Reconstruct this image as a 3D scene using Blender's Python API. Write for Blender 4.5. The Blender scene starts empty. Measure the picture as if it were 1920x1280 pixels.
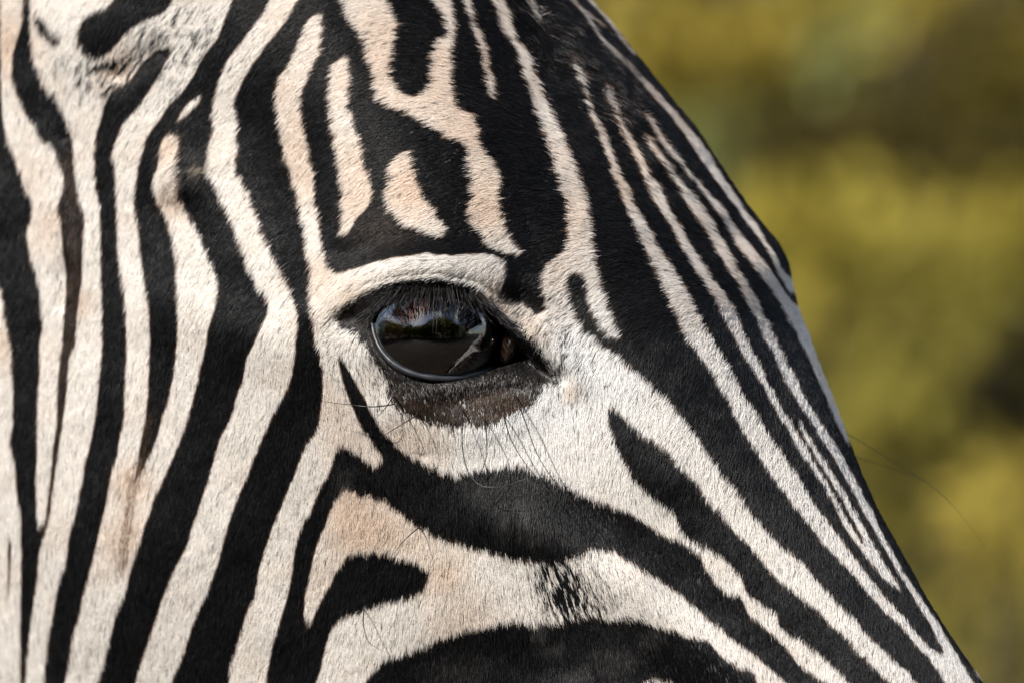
import bpy, math, random
import numpy as np
from mathutils import Vector, Matrix
from mathutils.bvhtree import BVHTree

rng = np.random.default_rng(7)
random.seed(7)
R = math.radians
scene = bpy.context.scene
col = scene.collection

# ------------------------------------------------------------------ camera
CAM = np.array([0.0, -3.5, 1.45])
FRAME_W = 0.33                       # metres across the picture at the eye
PX = FRAME_W / 1920.0                # metres per photo pixel at the eye
DIST = 3.5
cam_d = bpy.data.cameras.new('camera')
cam_d.sensor_width = 36.0
cam_d.lens = 36.0 * DIST / FRAME_W
cam_d.clip_start = 0.1
cam_d.clip_end = 2000.0
cam_d.dof.use_dof = True
cam_d.dof.focus_distance = DIST - 0.005
cam_d.dof.aperture_fstop = 13.0
cam = bpy.data.objects.new('camera', cam_d)
cam.location = CAM
cam.rotation_euler = (R(90), 0, 0)
col.objects.link(cam)
scene.camera = cam

# ------------------------------------------------------------------ sky, sun, exposure
SUN_EL, SUN_AZ = 38.0, -43.0         # azimuth: degrees left of straight behind the camera
sd = Vector((math.sin(R(SUN_AZ)) * math.cos(R(SUN_EL)), -math.cos(R(SUN_AZ)) * math.cos(R(SUN_EL)), math.sin(R(SUN_EL))))
world = bpy.data.worlds.new('World')
scene.world = world
world.use_nodes = True
nt = world.node_tree
nt.nodes.clear()
wo = nt.nodes.new('ShaderNodeOutputWorld')
bg = nt.nodes.new('ShaderNodeBackground')
sky = nt.nodes.new('ShaderNodeTexSky')
sky.sky_type = 'NISHITA'
sky.sun_disc = False
sky.sun_elevation = R(SUN_EL)
sky.sun_rotation = math.atan2(sd.x, sd.y)
tc = nt.nodes.new('ShaderNodeTexCoord')
cn = nt.nodes.new('ShaderNodeTexNoise')
cn.inputs['Scale'].default_value = 2.6
cn.inputs['Detail'].default_value = 7.0
cr = nt.nodes.new('ShaderNodeValToRGB')
cr.color_ramp.elements[0].position = 0.5
cr.color_ramp.elements[1].position = 0.68
mx = nt.nodes.new('ShaderNodeMix')
mx.data_type = 'RGBA'
mx.inputs[7].default_value = (11, 11, 11.5, 1)
nt.links.new(tc.outputs['Generated'], cn.inputs['Vector'])
nt.links.new(cn.outputs['Fac'], cr.inputs['Fac'])
nt.links.new(cr.outputs['Color'], mx.inputs[0])
nt.links.new(sky.outputs['Color'], mx.inputs[6])
nt.links.new(mx.outputs[2], bg.inputs['Color'])
bg.inputs['Strength'].default_value = 0.12
nt.links.new(bg.outputs[0], wo.inputs[0])

sun_d = bpy.data.lights.new('sun', 'SUN')
sun_d.energy = 5.0
sun_d.angle = R(0.53)
sun_d.color = (1.0, 0.955, 0.88)
sun = bpy.data.objects.new('sun', sun_d)
sun.rotation_euler = (-sd).to_track_quat('-Z', 'Y').to_euler()
sun.location = (0, 0, 30)
col.objects.link(sun)

scene.view_settings.view_transform = 'Standard'
scene.view_settings.look = 'None'
scene.view_settings.gamma = 1.0
scene.view_settings.use_curve_mapping = False
scene.view_settings.exposure = 0.46
scene.render.engine = 'CYCLES'
scene.cycles_curves.shape = 'RIBBONS'
scene.cycles_curves.subdivisions = 2
scene.cycles.max_bounces = 8
scene.cycles.diffuse_bounces = 4
scene.cycles.transparent_max_bounces = 16

# ------------------------------------------------------------------ small helpers
def pix_to_world(px, py, y=0.0):
    d = (y - CAM[1]) / DIST
    return np.array([(px - 960) * PX * d, y, CAM[2] + (640 - py) * PX * d])

def project(P):
    d = (P[..., 1] - CAM[1]) / DIST
    return 960 + P[..., 0] / d / PX, 640 - (P[..., 2] - CAM[2]) / d / PX

def smooth(a, b, x):
    t = np.clip((x - a) / (b - a), 0, 1)
    return t * t * (3 - 2 * t)

def link(o, parent=None):
    col.objects.link(o)
    if parent is not None:
        o.parent = parent
    return o

def mesh_obj(name, verts, faces, mat, parent=None, smooth_shade=True):
    me = bpy.data.meshes.new(name)
    verts = np.asarray(verts, dtype=np.float64)
    if isinstance(faces, np.ndarray):
        nf, k = faces.shape
        me.vertices.add(len(verts))
        me.vertices.foreach_set('co', verts.ravel())
        me.loops.add(nf * k)
        me.loops.foreach_set('vertex_index', faces.ravel().astype(np.int32))
        me.polygons.add(nf)
        me.polygons.foreach_set('loop_start', np.arange(0, nf * k, k, dtype=np.int32))
        me.polygons.foreach_set('loop_total', np.full(nf, k, dtype=np.int32))
        me.update(calc_edges=True)
    else:
        me.from_pydata(verts.tolist(), [], faces)
    me.validate()
    if smooth_shade:
        me.polygons.foreach_set('use_smooth', np.ones(len(me.polygons), dtype=bool))
    me.materials.append(mat)
    return link(bpy.data.objects.new(name, me), parent)

def grid_faces(nu, nv, wrap_v=False, flip=False):
    i, j = np.meshgrid(np.arange(nu - 1), np.arange(nv if wrap_v else nv - 1), indexing='ij')
    i, j = i.ravel(), j.ravel()
    j2 = (j + 1) % nv
    f = np.stack([i * nv + j, i * nv + j2, (i + 1) * nv + j2, (i + 1) * nv + j], 1)
    return f[:, ::-1].copy() if flip else f

def tag(o, label=None, category=None, group=None, kind=None):
    if label: o['label'] = label
    if category: o['category'] = category
    if group: o['group'] = group
    if kind: o['kind'] = kind
    return o

def empty(name, loc):
    o = bpy.data.objects.new(name, None)
    o.location = loc
    o.empty_display_size = 0.1
    return link(o)

def new_mat(name):
    m = bpy.data.materials.new(name)
    m.use_nodes = True
    t = m.node_tree
    return m, t, t.nodes['Principled BSDF']

def noise_mat(name, c0, c1, scale=8.0, rough=0.8, bump=0.0, detail=6.0, coord='Object'):
    m, t, b = new_mat(name)
    tcn = t.nodes.new('ShaderNodeTexCoord')
    n = t.nodes.new('ShaderNodeTexNoise')
    n.inputs['Scale'].default_value = scale
    n.inputs['Detail'].default_value = detail
    r = t.nodes.new('ShaderNodeValToRGB')
    r.color_ramp.elements[0].position = 0.3
    r.color_ramp.elements[1].position = 0.7
    r.color_ramp.elements[0].color = (*c0, 1)
    r.color_ramp.elements[1].color = (*c1, 1)
    t.links.new(tcn.outputs[coord], n.inputs['Vector'])
    t.links.new(n.outputs['Fac'], r.inputs['Fac'])
    t.links.new(r.outputs['Color'], b.inputs['Base Color'])
    b.inputs['Roughness'].default_value = rough
    if bump:
        bp = t.nodes.new('ShaderNodeBump')
        bp.inputs['Strength'].default_value = bump
        bp.inputs['Distance'].default_value = 0.02
        t.links.new(n.outputs['Fac'], bp.inputs['Height'])
        t.links.new(bp.outputs['Normal'], b.inputs['Normal'])
    return m

# ------------------------------------------------------------------ coat pattern (outlines read off the photograph, in its pixels)
RX0, RY0, RW, RH = -320, -320, 2560, 1920

def fill_poly(img, pts, val):
    p = np.asarray(pts, float)
    x0 = max(int(p[:, 0].min()) - 1, RX0); x1 = min(int(p[:, 0].max()) + 2, RX0 + RW)
    y0 = max(int(p[:, 1].min()) - 1, RY0); y1 = min(int(p[:, 1].max()) + 2, RY0 + RH)
    if x1 <= x0 or y1 <= y0: return
    xs = np.arange(x0, x1) + 0.5
    q = np.roll(p, -1, 0)
    for y in range(y0, y1):
        yy = y + 0.5
        c = (p[:, 1] > yy) != (q[:, 1] > yy)
        if not c.any(): continue
        a, b = p[c], q[c]
        xi = np.sort(a[:, 0] + (yy - a[:, 1]) * (b[:, 0] - a[:, 0]) / (b[:, 1] - a[:, 1]))
        row = img[y - RY0]
        for k in range(0, len(xi) - 1, 2):
            i0 = int(math.ceil(max(xi[k], x0) - 0.5)); i1 = int(math.ceil(min(xi[k + 1], x1) - 0.5))
            if i1 > i0: row[i0 - RX0:i1 - RX0] = val

def blur(img, s):
    r = int(s * 3) + 1
    k = np.exp(-0.5 * (np.arange(-r, r + 1) / s) ** 2); k /= k.sum()
    for ax in (0, 1):
        pad = [(0, 0), (0, 0)]; pad[ax] = (r, r)
        a = np.pad(img, pad, mode='edge')
        out = np.zeros_like(img)
        n = img.shape[ax]
        for i, w in enumerate(k):
            out += w * (a[i:i + n, :] if ax == 0 else a[:, i:i + n])
        img = out
    return img

def ribbon(pts, w0, w1=None):
    p = np.asarray(pts, float); w1 = w0 if w1 is None else w1
    d = np.gradient(p, axis=0); d /= np.linalg.norm(d, axis=1)[:, None]
    nrm = np.stack([-d[:, 1], d[:, 0]], 1)
    w = np.linspace(w0, w1, len(p))[:, None] / 2
    return np.vstack([p + nrm * w, (p - nrm * w)[::-1]])

WHITE = []
# hind cheek edge
WHITE.append([(-300,250),(-120,380),(-30,470),(0,530),(5,540),(10,582),(20,640),(23,652),(26,715),(26,790),(20,820),(30,865),(32,915),(40,960),(40,985),(41,1060),(38,1160),(38,1235),(38,1280),(30,1600),(-320,1600)])
# second stripe
WHITE.append([(20,-300),(6,-100),(3,0),(3,125),(5,200),(12,250),(38,320),(45,340),(60,370),(62,402),(50,428),(54,458),(62,490),(75,532),(78,582),(81,608),(75,640),(76,690),(72,740),(71,815),(68,890),(69,960),(72,980),(80,982),(88,960),(89,940),(96,890),(100,840),(108,790),(110,715),(115,665),(119,640),(122,595),(125,545),(125,500),(118,470),(116,415),(110,385),(122,345),(120,320),(100,270),(75,250),(52,212),(35,175),(24,138),(28,88),(45,38),(48,0),(52,-100),(60,-300)])
B3L = [(322,82),(295,92),(262,125),(245,150),(215,165),(200,188),(190,225),(181,250),(180,320),(181,345),(189,390),(191,432),(191,495),(192,558),(194,640),(191,678),(186,728),(180,778),(168,840),(160,865),(155,902),(145,940),(142,960),(138,972),(128,1010),(125,1048),(110,1090),(102,1135),(92,1185),(85,1235),(82,1280),(60,1600)]
B3R = [(322,95),(305,130),(280,170),(250,212),(232,230),(220,258),(212,288),(216,320),(218,345),(220,395),(221,470),(225,508),(232,545),(236,582),(238,640),(238,665),(235,728),(234,778),(226,810),(220,852),(210,878),(204,915),(195,960),(191,972),(180,1022),(168,1068),(156,1110),(148,1148),(135,1190),(128,1235),(120,1280),(95,1600)]
W3L = [(70,-300),(62,-100),(60,0),(59,50),(62,100),(82,150),(105,182),(122,212),(130,238),(138,275),(141,320),(148,365),(159,402),(155,470),(155,520),(148,570),(142,640),(131,665),(128,715),(120,778),(112,828),(105,878),(99,915),(94,960),(86,985),(75,1022),(68,1085),(58,1160),(50,1222),(45,1280),(20,1600)]
W4R = [(560,-300),(480,-100),(438,0),(422,38),(410,70),(385,100),(370,130),(348,168),(320,192),(300,225),(280,250),(270,282),(260,320),(255,345),(255,382),(260,432),(265,470),(270,515),(275,540),(280,570),(282,640),(280,678),(279,728),(276,765),(272,790),(264,830),(258,870),(252,905)]
W5Ld = [(332,640),(330,665),(325,702),(318,740),(305,775),(298,810),(286,840),(270,870),(252,905)]
W5R = [(389,640),(382,665),(370,715),(358,765),(348,800),(332,840),(318,872),(300,910),(288,935),(282,960),(278,965),(270,990),(258,1030),(245,1065),(238,1100),(220,1140),(210,1180),(198,1225),(182,1280),(140,1600)]
WHITE.append(W3L + B3L[::-1] + [(326,88),(410,70),(422,38),(438,0),(480,-100),(560,-300)])
WHITE.append([(322,88)] + B3R + [(110,1600),(140,1600)] + W5R[::-1][1:] + W5Ld + W4R[::-1][1:-4])
# fifth stripe with its tuft, and the small fleck above
WHITE.append([(382,175),(375,192),(355,212),(335,228),(338,210),(358,188),(370,178)])
WHITE.append([(312,248),(332,250),(338,262),(335,288),(332,312),(340,335),(338,365),(350,395),(368,425),(385,465),(402,500),(412,532),(410,562),(400,590),(390,620),(389,640),(332,640),(335,595),(332,545),(330,490),(325,458),(318,425),(305,390),(295,365),(291,335),(295,320),(300,300),(302,270)])
# sixth
WHITE.append([(590,-300),(535,-80),(508,0),(495,25),(480,45),(460,70),(440,95),(425,115),(410,155),(400,200),(398,218),(400,250),(390,282),(388,320),(390,328),(408,358),(418,385),(435,420),(448,452),(462,490),(472,515),(480,528),(485,538),(502,562),(506,582),(495,602),(488,620),(480,635),(475,645),(462,670),(455,712),(442,748),(432,785),(412,820),(402,860),(390,895),(380,928),(370,960),(362,980),(350,1022),(330,1058),(315,1092),(302,1125),(295,1150),(278,1198),(262,1245),(252,1280),(170,1600),
 (225,1600),(322,1280),(332,1252),(345,1222),(358,1180),(375,1135),(390,1105),(405,1070),(415,1030),(428,985),(435,960),(450,922),(468,882),(480,845),(485,840),(495,815),(510,780),(525,752),(538,728),(550,695),(555,665),(555,640),(560,610),(560,580),(550,552),(535,520),(522,495),(508,470),(495,440),(485,412),(480,395),(475,385),(465,352),(448,325),(442,320),(448,282),(445,250),(448,225),(440,192),(448,170),(460,145),(475,118),(480,112),(492,100),(505,80),(520,62),(542,35),(552,15),(562,0),(600,-80),(660,-300)])
# seventh: forehead point, past the eye, down the cheek
WHITE.append([(600,22),(580,35),(568,65),(555,100),(538,125),(522,150),(515,180),(520,212),(528,245),(532,288),(542,320),(548,332),(558,370),(568,415),(575,455),(580,490),(582,532),(584,570),(588,615),(590,640),(598,660),(605,690),(605,735),(600,775),(590,810),(575,828),(562,860),(552,890),(538,920),(522,960),(512,980),(502,1015),(490,1048),(482,1090),(478,1115),(465,1140),(450,1185),(442,1220),(430,1248),(429,1280),(370,1600),
 (440,1600),(500,1280),(505,1240),(515,1195),(528,1155),(540,1115),(548,1075),(552,1035),(562,995),(575,968),(582,960),(592,935),(602,910),(615,888),(625,860),(630,842),(640,835),(655,838),(672,850),(690,865),(705,872),(719,862),(715,848),(702,835),(692,818),(678,795),(665,770),(652,740),(642,710),(635,678),(636,661),(650,640),(650,540),(630,512),(620,500),(610,470),(602,440),(598,402),(592,370),(590,340),(591,320),(590,312),(578,275),(570,238),(565,198),(568,170),(582,150),(592,122),(602,100),(608,55),(605,25)])
# brow and the whole surround of the eye
WHITE.append([(600,540),(630,512),(655,505),(680,498),(705,490),(742,482),(800,475),(855,479),(915,475),(960,490),(1010,512),(1020,495),(1052,475),(1108,458),(1112,490),(1120,515),(1125,545),(1135,570),(1145,598),(1155,615),(1161,640),(1140,655),(1142,662),(1150,770),(1000,800),(800,820),(700,775),(636,661),(600,660)])
# below the eye, and the stripe it runs into
WHITE.append([(636,661),(645,670),(660,695),(675,720),(688,745),(698,775),(712,800),(730,820),(745,838),(768,855),(792,868),(825,882),(852,890),(875,882),(900,882),(925,878),(960,870),(980,872),(1005,885),(1032,895),(1060,912),(1090,930),(1120,945),(1155,958),(1168,962),(1190,972),(1210,985),(1235,1002),(1255,1015),(1282,1022),(1298,1035),(1315,1048),(1320,1068),(1335,1088),(1352,1108),(1372,1120),(1390,1122),(1398,1140),(1408,1160),(1425,1172),(1445,1190),(1468,1207),(1482,1228),(1505,1255),(1530,1272),(1560,1290),(1800,1600),
 (1840,1600),(1620,1310),(1590,1280),(1565,1255),(1542,1232),(1522,1218),(1500,1202),(1475,1190),(1462,1178),(1458,1158),(1438,1142),(1420,1130),(1400,1115),(1392,1088),(1375,1070),(1358,1052),(1335,1038),(1308,1025),(1285,1008),(1270,985),(1268,970),(1252,960),(1242,950),(1225,938),(1210,925),(1195,910),(1182,900),(1180,885),(1168,870),(1158,850),(1148,822),(1141,802),(1140,780),(1141,762),(1140,700),(1000,680),(800,690),(690,660)])
# cheek-to-nose stripe
WHITE.append([(1100,600),(1120,642),(1142,660),(1160,672),(1175,690),(1198,708),(1220,728),(1240,745),(1260,765),(1278,788),(1288,802),(1310,830),(1325,855),(1340,872),(1360,905),(1380,925),(1398,950),(1408,968),(1425,985),(1445,1005),(1465,1028),(1488,1045),(1505,1060),(1522,1080),(1540,1100),(1560,1125),(1585,1148),(1608,1168),(1622,1190),(1645,1210),(1662,1225),(1682,1248),(1702,1262),(1715,1280),(1900,1480),(1980,1600),
 (1900,1600),(1665,1280),(1650,1265),(1625,1240),(1600,1218),(1580,1192),(1552,1168),(1530,1145),(1505,1128),(1482,1108),(1458,1090),(1445,1075),(1425,1052),(1400,1022),(1375,1000),(1360,980),(1345,962),(1338,958),(1322,940),(1310,918),(1292,898),(1272,880),(1260,865),(1250,852),(1235,840),(1210,825),(1190,808),(1170,790),(1152,775),(1141,762),(1080,720)])
# stripe over the brow corner
WHITE.append([(890,-250),(910,-60),(925,0),(935,18),(942,38),(945,55),(955,70),(960,80),(970,95),(980,125),(990,150),(1000,180),(1008,212),(1018,245),(1028,270),(1035,295),(1040,320),(1042,332),(1052,362),(1058,395),(1060,432),(1058,458),(1052,475),(1032,482),(1020,495),(1010,512),(1012,535),(1020,560),(1022,590),(1060,640),(1120,642),(1161,640),(1155,615),(1145,598),(1135,570),(1125,545),(1120,515),(1112,490),(1108,458),(1104,420),(1100,380),(1092,355),(1080,328),(1080,315),(1068,290),(1058,260),(1045,235),(1035,212),(1025,188),(1018,160),(1005,140),(998,112),(988,90),(975,80),(965,50),(962,25),(952,20),(948,0),(930,-60),(915,-250)])
# forehead Y and its stem to the brow
WHITE.append([(600,-250),(625,-60),(642,0),(650,25),(665,50),(680,75),(688,100),(700,122),(702,150),(705,175),(710,192),(730,202),(760,210),(785,222),(805,235),(822,245),(838,250),(830,260),(850,260),(870,265),(882,275),(880,300),(881,320),(885,358),(882,390),(882,415),(892,430),(905,445),(922,462),(942,472),(960,476),(982,480),(980,475),(970,460),(960,440),(952,430),(945,402),(938,378),(942,345),(938,325),(932,312),(915,288),(900,265),(902,245),(888,215),(870,208),(855,195),(852,155),(850,125),(848,95),(855,75),(858,50),(855,25),(848,0),(830,-60),(800,-250),(780,-250),(800,-40),(812,0),(822,15),(835,32),(842,55),(840,70),(820,78),(812,100),(812,125),(812,155),(800,172),(780,182),(750,170),(738,150),(732,125),(738,100),(745,70),(750,45),(738,20),(728,0),(715,-60),(690,-250)])
WHITE.append([(860,-60),(872,0),(880,20),(888,50),(900,80),(908,112),(915,142),(920,175),(928,190),(934,185),(932,160),(925,130),(918,100),(908,65),(892,45),(890,15),(888,0),(872,-60)])
WHITE.append([(650,102),(628,118),(620,140),(620,175),(620,215),(625,250),(632,288),(640,320),(639,340),(640,382),(642,415),(642,435),(650,442),(660,432),(668,412),(680,400),(698,380),(702,358),(695,330),(688,320),(685,300),(678,262),(668,225),(658,190),(658,150),(655,115)])
WHITE.append([(768,280),(745,292),(732,308),(730,320),(732,332),(728,358),(724,378),(732,398),(755,415),(780,432),(812,442),(835,445),(838,428),(825,405),(808,380),(792,358),(782,335),(778,320),(772,290)])
# nose-bridge stripes
WHITE.append([(1060,90),(1070,125),(1082,155),(1090,180),(1098,208),(1110,232),(1120,258),(1130,280),(1140,308),(1145,328),(1158,358),(1168,385),(1182,415),(1195,445),(1208,470),(1220,498),(1232,528),(1245,558),(1258,582),(1270,610),(1282,640),(1300,655),(1312,675),(1330,700),(1345,728),(1362,752),(1375,780),(1388,805),(1402,828),(1418,850),(1432,875),(1452,905),(1472,928),(1488,952),(1498,962),(1512,982),(1530,1002),(1542,1020),(1562,1042),(1580,1060),(1600,1082),(1615,1100),(1635,1120),(1652,1142),(1670,1160),(1695,1182),(1710,1202),(1728,1220),(1745,1242),(1760,1262),(1770,1280),(1900,1450),
 (1960,1450),(1825,1280),(1812,1260),(1798,1235),(1785,1212),(1772,1190),(1758,1168),(1742,1145),(1728,1120),(1710,1098),(1695,1072),(1680,1045),(1665,1020),(1650,990),(1638,962),(1635,960),(1622,935),(1610,910),(1595,885),(1580,858),(1565,835),(1548,810),(1535,788),(1520,765),(1505,740),(1498,718),(1482,695),(1468,668),(1455,642),(1440,608),(1428,588),(1418,562),(1402,535),(1385,510),(1370,480),(1355,455),(1338,430),(1320,405),(1310,390),(1288,362),(1270,340),(1255,322),(1238,298),(1222,275),(1205,252),(1192,242),(1210,275),(1225,295),(1242,322),(1258,342),(1272,368),(1288,392),(1302,412),(1318,435),(1332,458),(1350,485),(1365,510),(1380,532),(1392,558),(1408,585),(1422,612),(1432,638),(1450,665),(1462,695),(1475,722),(1490,748),(1508,775),(1525,802),(1542,830),(1560,855),(1578,885),(1592,910),(1605,935),(1618,960),(1635,988),(1650,1015),(1668,1045),(1682,1072),(1700,1100),(1715,1125),(1732,1152),(1748,1178),(1758,1202),(1770,1222),(1772,1230),(1760,1228),(1745,1218),(1728,1200),(1710,1178),(1695,1158),(1680,1142),(1662,1125),(1648,1105),(1630,1085),(1615,1065),(1598,1040),(1582,1018),(1565,998),(1550,978),(1535,960),(1515,928),(1500,902),(1482,880),(1468,852),(1450,830),(1430,802),(1415,772),(1395,745),(1380,720),(1365,690),(1352,665),(1335,640),(1322,618),(1310,595),(1298,575),(1288,552),(1272,525),(1258,502),(1245,480),(1228,460),(1218,432),(1200,405),(1182,378),(1178,352),(1160,328),(1158,318),(1150,295),(1138,270),(1128,245),(1115,220),(1102,195),(1092,170),(1085,140),(1068,105)])
WHITE.append([(1120,145),(1125,172),(1140,205),(1152,232),(1165,260),(1178,282),(1190,308),(1198,325),(1210,350),(1220,372),(1232,392),(1248,415),(1262,440),(1275,465),(1290,488),(1302,510),(1318,532),(1332,555),(1345,580),(1358,605),(1372,630),(1380,645),(1395,672),(1412,698),(1430,725),(1445,755),(1462,785),(1478,810),(1492,838),(1510,865),(1528,890),(1542,915),(1560,940),(1570,962),(1585,990),(1600,1015),(1618,1035),(1632,1058),(1650,1078),(1668,1098),(1692,1114),(1688,1102),(1675,1082),(1662,1062),(1648,1038),(1632,1012),(1620,988),(1605,965),(1592,940),(1575,912),(1560,885),(1542,860),(1522,830),(1505,800),(1494,785),(1500,805),(1515,835),(1535,870),(1555,900),(1572,930),(1592,962),(1608,992),(1622,1020),(1626,1031),(1612,1012),(1598,990),(1580,960),(1570,942),(1555,915),(1540,890),(1522,860),(1508,835),(1492,808),(1472,778),(1455,748),(1438,718),(1428,690),(1410,662),(1400,640),(1385,605),(1372,578),(1358,552),(1340,530),(1322,505),(1308,482),(1292,460),(1278,435),(1262,410),(1248,388),(1238,365),(1228,342),(1212,325),(1208,315),(1195,288),(1178,258),(1160,232),(1150,212),(1138,182),(1130,155)])
WHITE.append([(1196,208),(1205,225),(1215,245),(1228,265),(1248,290),(1262,304),(1280,322),(1295,340),(1308,360),(1322,380),(1340,402),(1358,428),(1372,452),(1392,477),(1410,502),(1425,520),(1442,540),(1460,568),(1475,598),(1490,625),(1500,645),(1520,682),(1535,718),(1550,752),(1565,788),(1578,815),(1588,838),(1640,838),(1600,740),(1560,640),(1530,580),(1482,562),(1465,538),(1450,515),(1430,488),(1412,468),(1392,445),(1372,420),(1350,392),(1332,370),(1315,358),(1300,335),(1288,322),(1268,296),(1250,275),(1235,255),(1220,238),(1208,215)])
WHITE.append([(1060,-10),(1085,18),(1110,62),(1140,92),(1168,120),(1205,160),(1225,185),(1245,205),(1262,228),(1280,250),(1295,275),(1310,298),(1325,320),(1345,345),(1360,368),(1380,392),(1395,415),(1412,436),(1430,460),(1442,482),(1455,508),(1468,530),(1478,545),(1500,545),(1500,525),(1472,512),(1460,498),(1448,472),(1432,448),(1415,420),(1395,395),(1380,370),(1362,345),(1345,320),(1328,290),(1310,262),(1290,240),(1272,220),(1256,200),(1236,178),(1215,155),(1178,115),(1148,88),(1118,60),(1092,16),(1066,-14)])
WHITE.append(ribbon([(1050,-20),(1068,0),(1090,15),(1112,34),(1130,46)], 5, 3))
WHITE.append(ribbon([(1085,-20),(1115,12),(1138,38),(1153,60),(1172,84),(1186,100)], 7, 5))
WHITE.append(ribbon([(1780,1182),(1792,1196),(1806,1214),(1826,1244),(1848,1276),(1880,1320)], 3, 16))
WHITE.append([(996,6),(1006,8),(1016,32),(1013,48),(1005,45),(999,25)])
# lower cheek: tan wedge, hook and band
WHITE.append([(642,912),(660,918),(680,928),(705,930),(720,935),(732,948),(742,952),(755,965),(775,975),(788,988),(802,992),(812,1002),(842,1012),(855,1015),(880,1025),(905,1028),(930,1038),(960,1044),(998,1048),(1022,1050),(1042,1055),(1068,1042),(1092,1038),(1110,1028),(1135,1030),(1155,1035),(1172,1048),(1192,1060),(1218,1078),(1240,1090),(1260,1108),(1280,1120),(1295,1132),(1312,1148),(1335,1170),(1352,1180),(1370,1198),(1395,1215),(1410,1226),(1432,1245),(1450,1260),(1470,1278),(1620,1440),(1500,1440),(1420,1290),(1415,1270),(1408,1258),(1385,1255),(1360,1238),(1345,1225),(1330,1205),(1310,1200),(1285,1195),(1260,1185),(1235,1180),(1210,1168),(1185,1162),(1155,1158),(1145,1165),(1135,1158),(1110,1155),(1080,1155),(1060,1165),(1022,1168),(985,1168),(960,1165),(925,1170),(900,1175),(875,1178),(855,1185),(830,1195),(800,1210),(770,1222),(742,1230),(718,1240),(705,1252),(690,1268),(684,1280),(560,1600),(500,1600),(592,1280),(600,1255),(608,1222),(615,1200),(622,1175),(640,1155),(660,1148),(682,1142),(705,1135),(720,1128),(742,1125),(768,1118),(788,1110),(800,1092),(805,1072),(792,1062),(775,1052),(750,1045),(730,1040),(705,1030),(680,1035),(652,1038),(642,1055),(630,1070),(622,1090),(608,1110),(600,1130),(592,1145),(585,1168),(575,1165),(570,1145),(572,1120),(580,1080),(588,1042),(598,1010),(610,980),(620,952),(632,932)])
WHITE.append([(1205,1283),(1225,1276),(1260,1283),(1380,1360),(1440,1460),(1300,1440),(1200,1340)])

BLACK = [
 [(180,-300),(200,-60),(218,0),(200,12),(165,25),(150,50),(148,82),(160,100),(180,108),(208,95),(225,72),(250,48),(275,35),(300,28),(322,8),(340,-40),(360,-300)],
 [(66,20),(82,32),(100,55),(120,77),(105,80),(82,60),(70,40)],
 [(1072,512),(1062,522),(1059,540),(1065,565),(1072,585),(1082,605),(1095,625),(1112,640),(1130,655),(1160,672),(1178,664),(1161,642),(1145,639),(1125,620),(1112,602),(1102,585),(1099,560),(1095,538),(1088,520)],
 [(915,470),(935,482),(948,492),(952,508),(948,522),(938,545),(940,555),(955,568),(980,568),(992,580),(1002,590),(1015,588),(1020,578),(1015,548),(1010,518),(1018,500),(1035,485),(1055,470),(1040,440),(985,478),(965,478)],
 list(ribbon([(19,1005),(18,1060),(15,1115)], 5, 3)),
]
EYE_DARK = [(670,562),(645,578),(630,600),(635,612),(660,622),(682,640),(693,662),(708,688),(728,706),(745,716),(795,724),(845,719),(895,712),(945,708),(995,710),(1020,720),(1050,725),(1046,712),(1030,692),(1012,668),(995,640),(970,620),(945,600),(928,580),(908,560),(895,540),(870,531),(832,526),(795,524),(758,526),(720,535),(695,545)]
PATCH = [(730,725),(742,720),(763,737),(789,738),(816,737),(840,737),(863,732),(892,733),(926,720),(960,725),(988,728),(1002,749),(998,757),(974,769),(948,780),(926,795),(900,799),(875,792),(850,804),(830,797),(802,790),(775,781),(754,771),(742,757),(730,740)]
OPENING = [(699,612),(701,594),(714,574),(740,560),(780,551),(830,549),(880,557),(915,576),(938,600),(955,638),(973,660),(990,670),(965,678),(930,688),(890,701),(845,708),(800,705),(760,694),(730,676),(709,648)]

mask = np.zeros((RH, RW), np.float32)
for p in WHITE: fill_poly(mask, p, 1.0)
for p in BLACK: fill_poly(mask, p, 0.0)
mask_s = blur(mask, 2.2)
dark = np.zeros((RH, RW), np.float32); fill_poly(dark, EYE_DARK, 1.0)
dark_s = blur(dark, 5.0)
patch = np.zeros((RH, RW), np.float32); fill_poly(patch, PATCH, 1.0)
for cx, cy, r in ((761,745,6),(799,758,7),(850,785,4)):
    fill_poly(patch, [(cx + r * math.cos(a), cy + r * 0.7 * math.sin(a)) for a in np.linspace(0, 6.1, 12)], 0.0)
patch_s = blur(patch, 4.5)
bandm = np.zeros((RH, RW), np.float32); fill_poly(bandm, [(716,690),(728,700),(745,710),(795,718),(845,713),(895,706),(945,702),(995,704),(1024,716),(1006,745),(988,738),(926,732),(863,742),(789,748),(742,738),(728,724)], 1.0)
band_s = blur(bandm, 4.0)
opening = np.zeros((RH, RW), np.float32); fill_poly(opening, OPENING, 1.0)
opening_s = blur(opening, 3.0)
opening_w = blur(opening, 11.0)

def sample(img, px, py):
    x = np.clip(px - RX0 - 0.5, 0, RW - 1.001); y = np.clip(py - RY0 - 0.5, 0, RH - 1.001)
    x = np.nan_to_num(x); y = np.nan_to_num(y)
    i = x.astype(int); j = y.astype(int); fx = x - i; fy = y - j
    return (img[j, i] * (1 - fx) + img[j, i + 1] * fx) * (1 - fy) + (img[j + 1, i] * (1 - fx) + img[j + 1, i + 1] * fx) * fy

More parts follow.
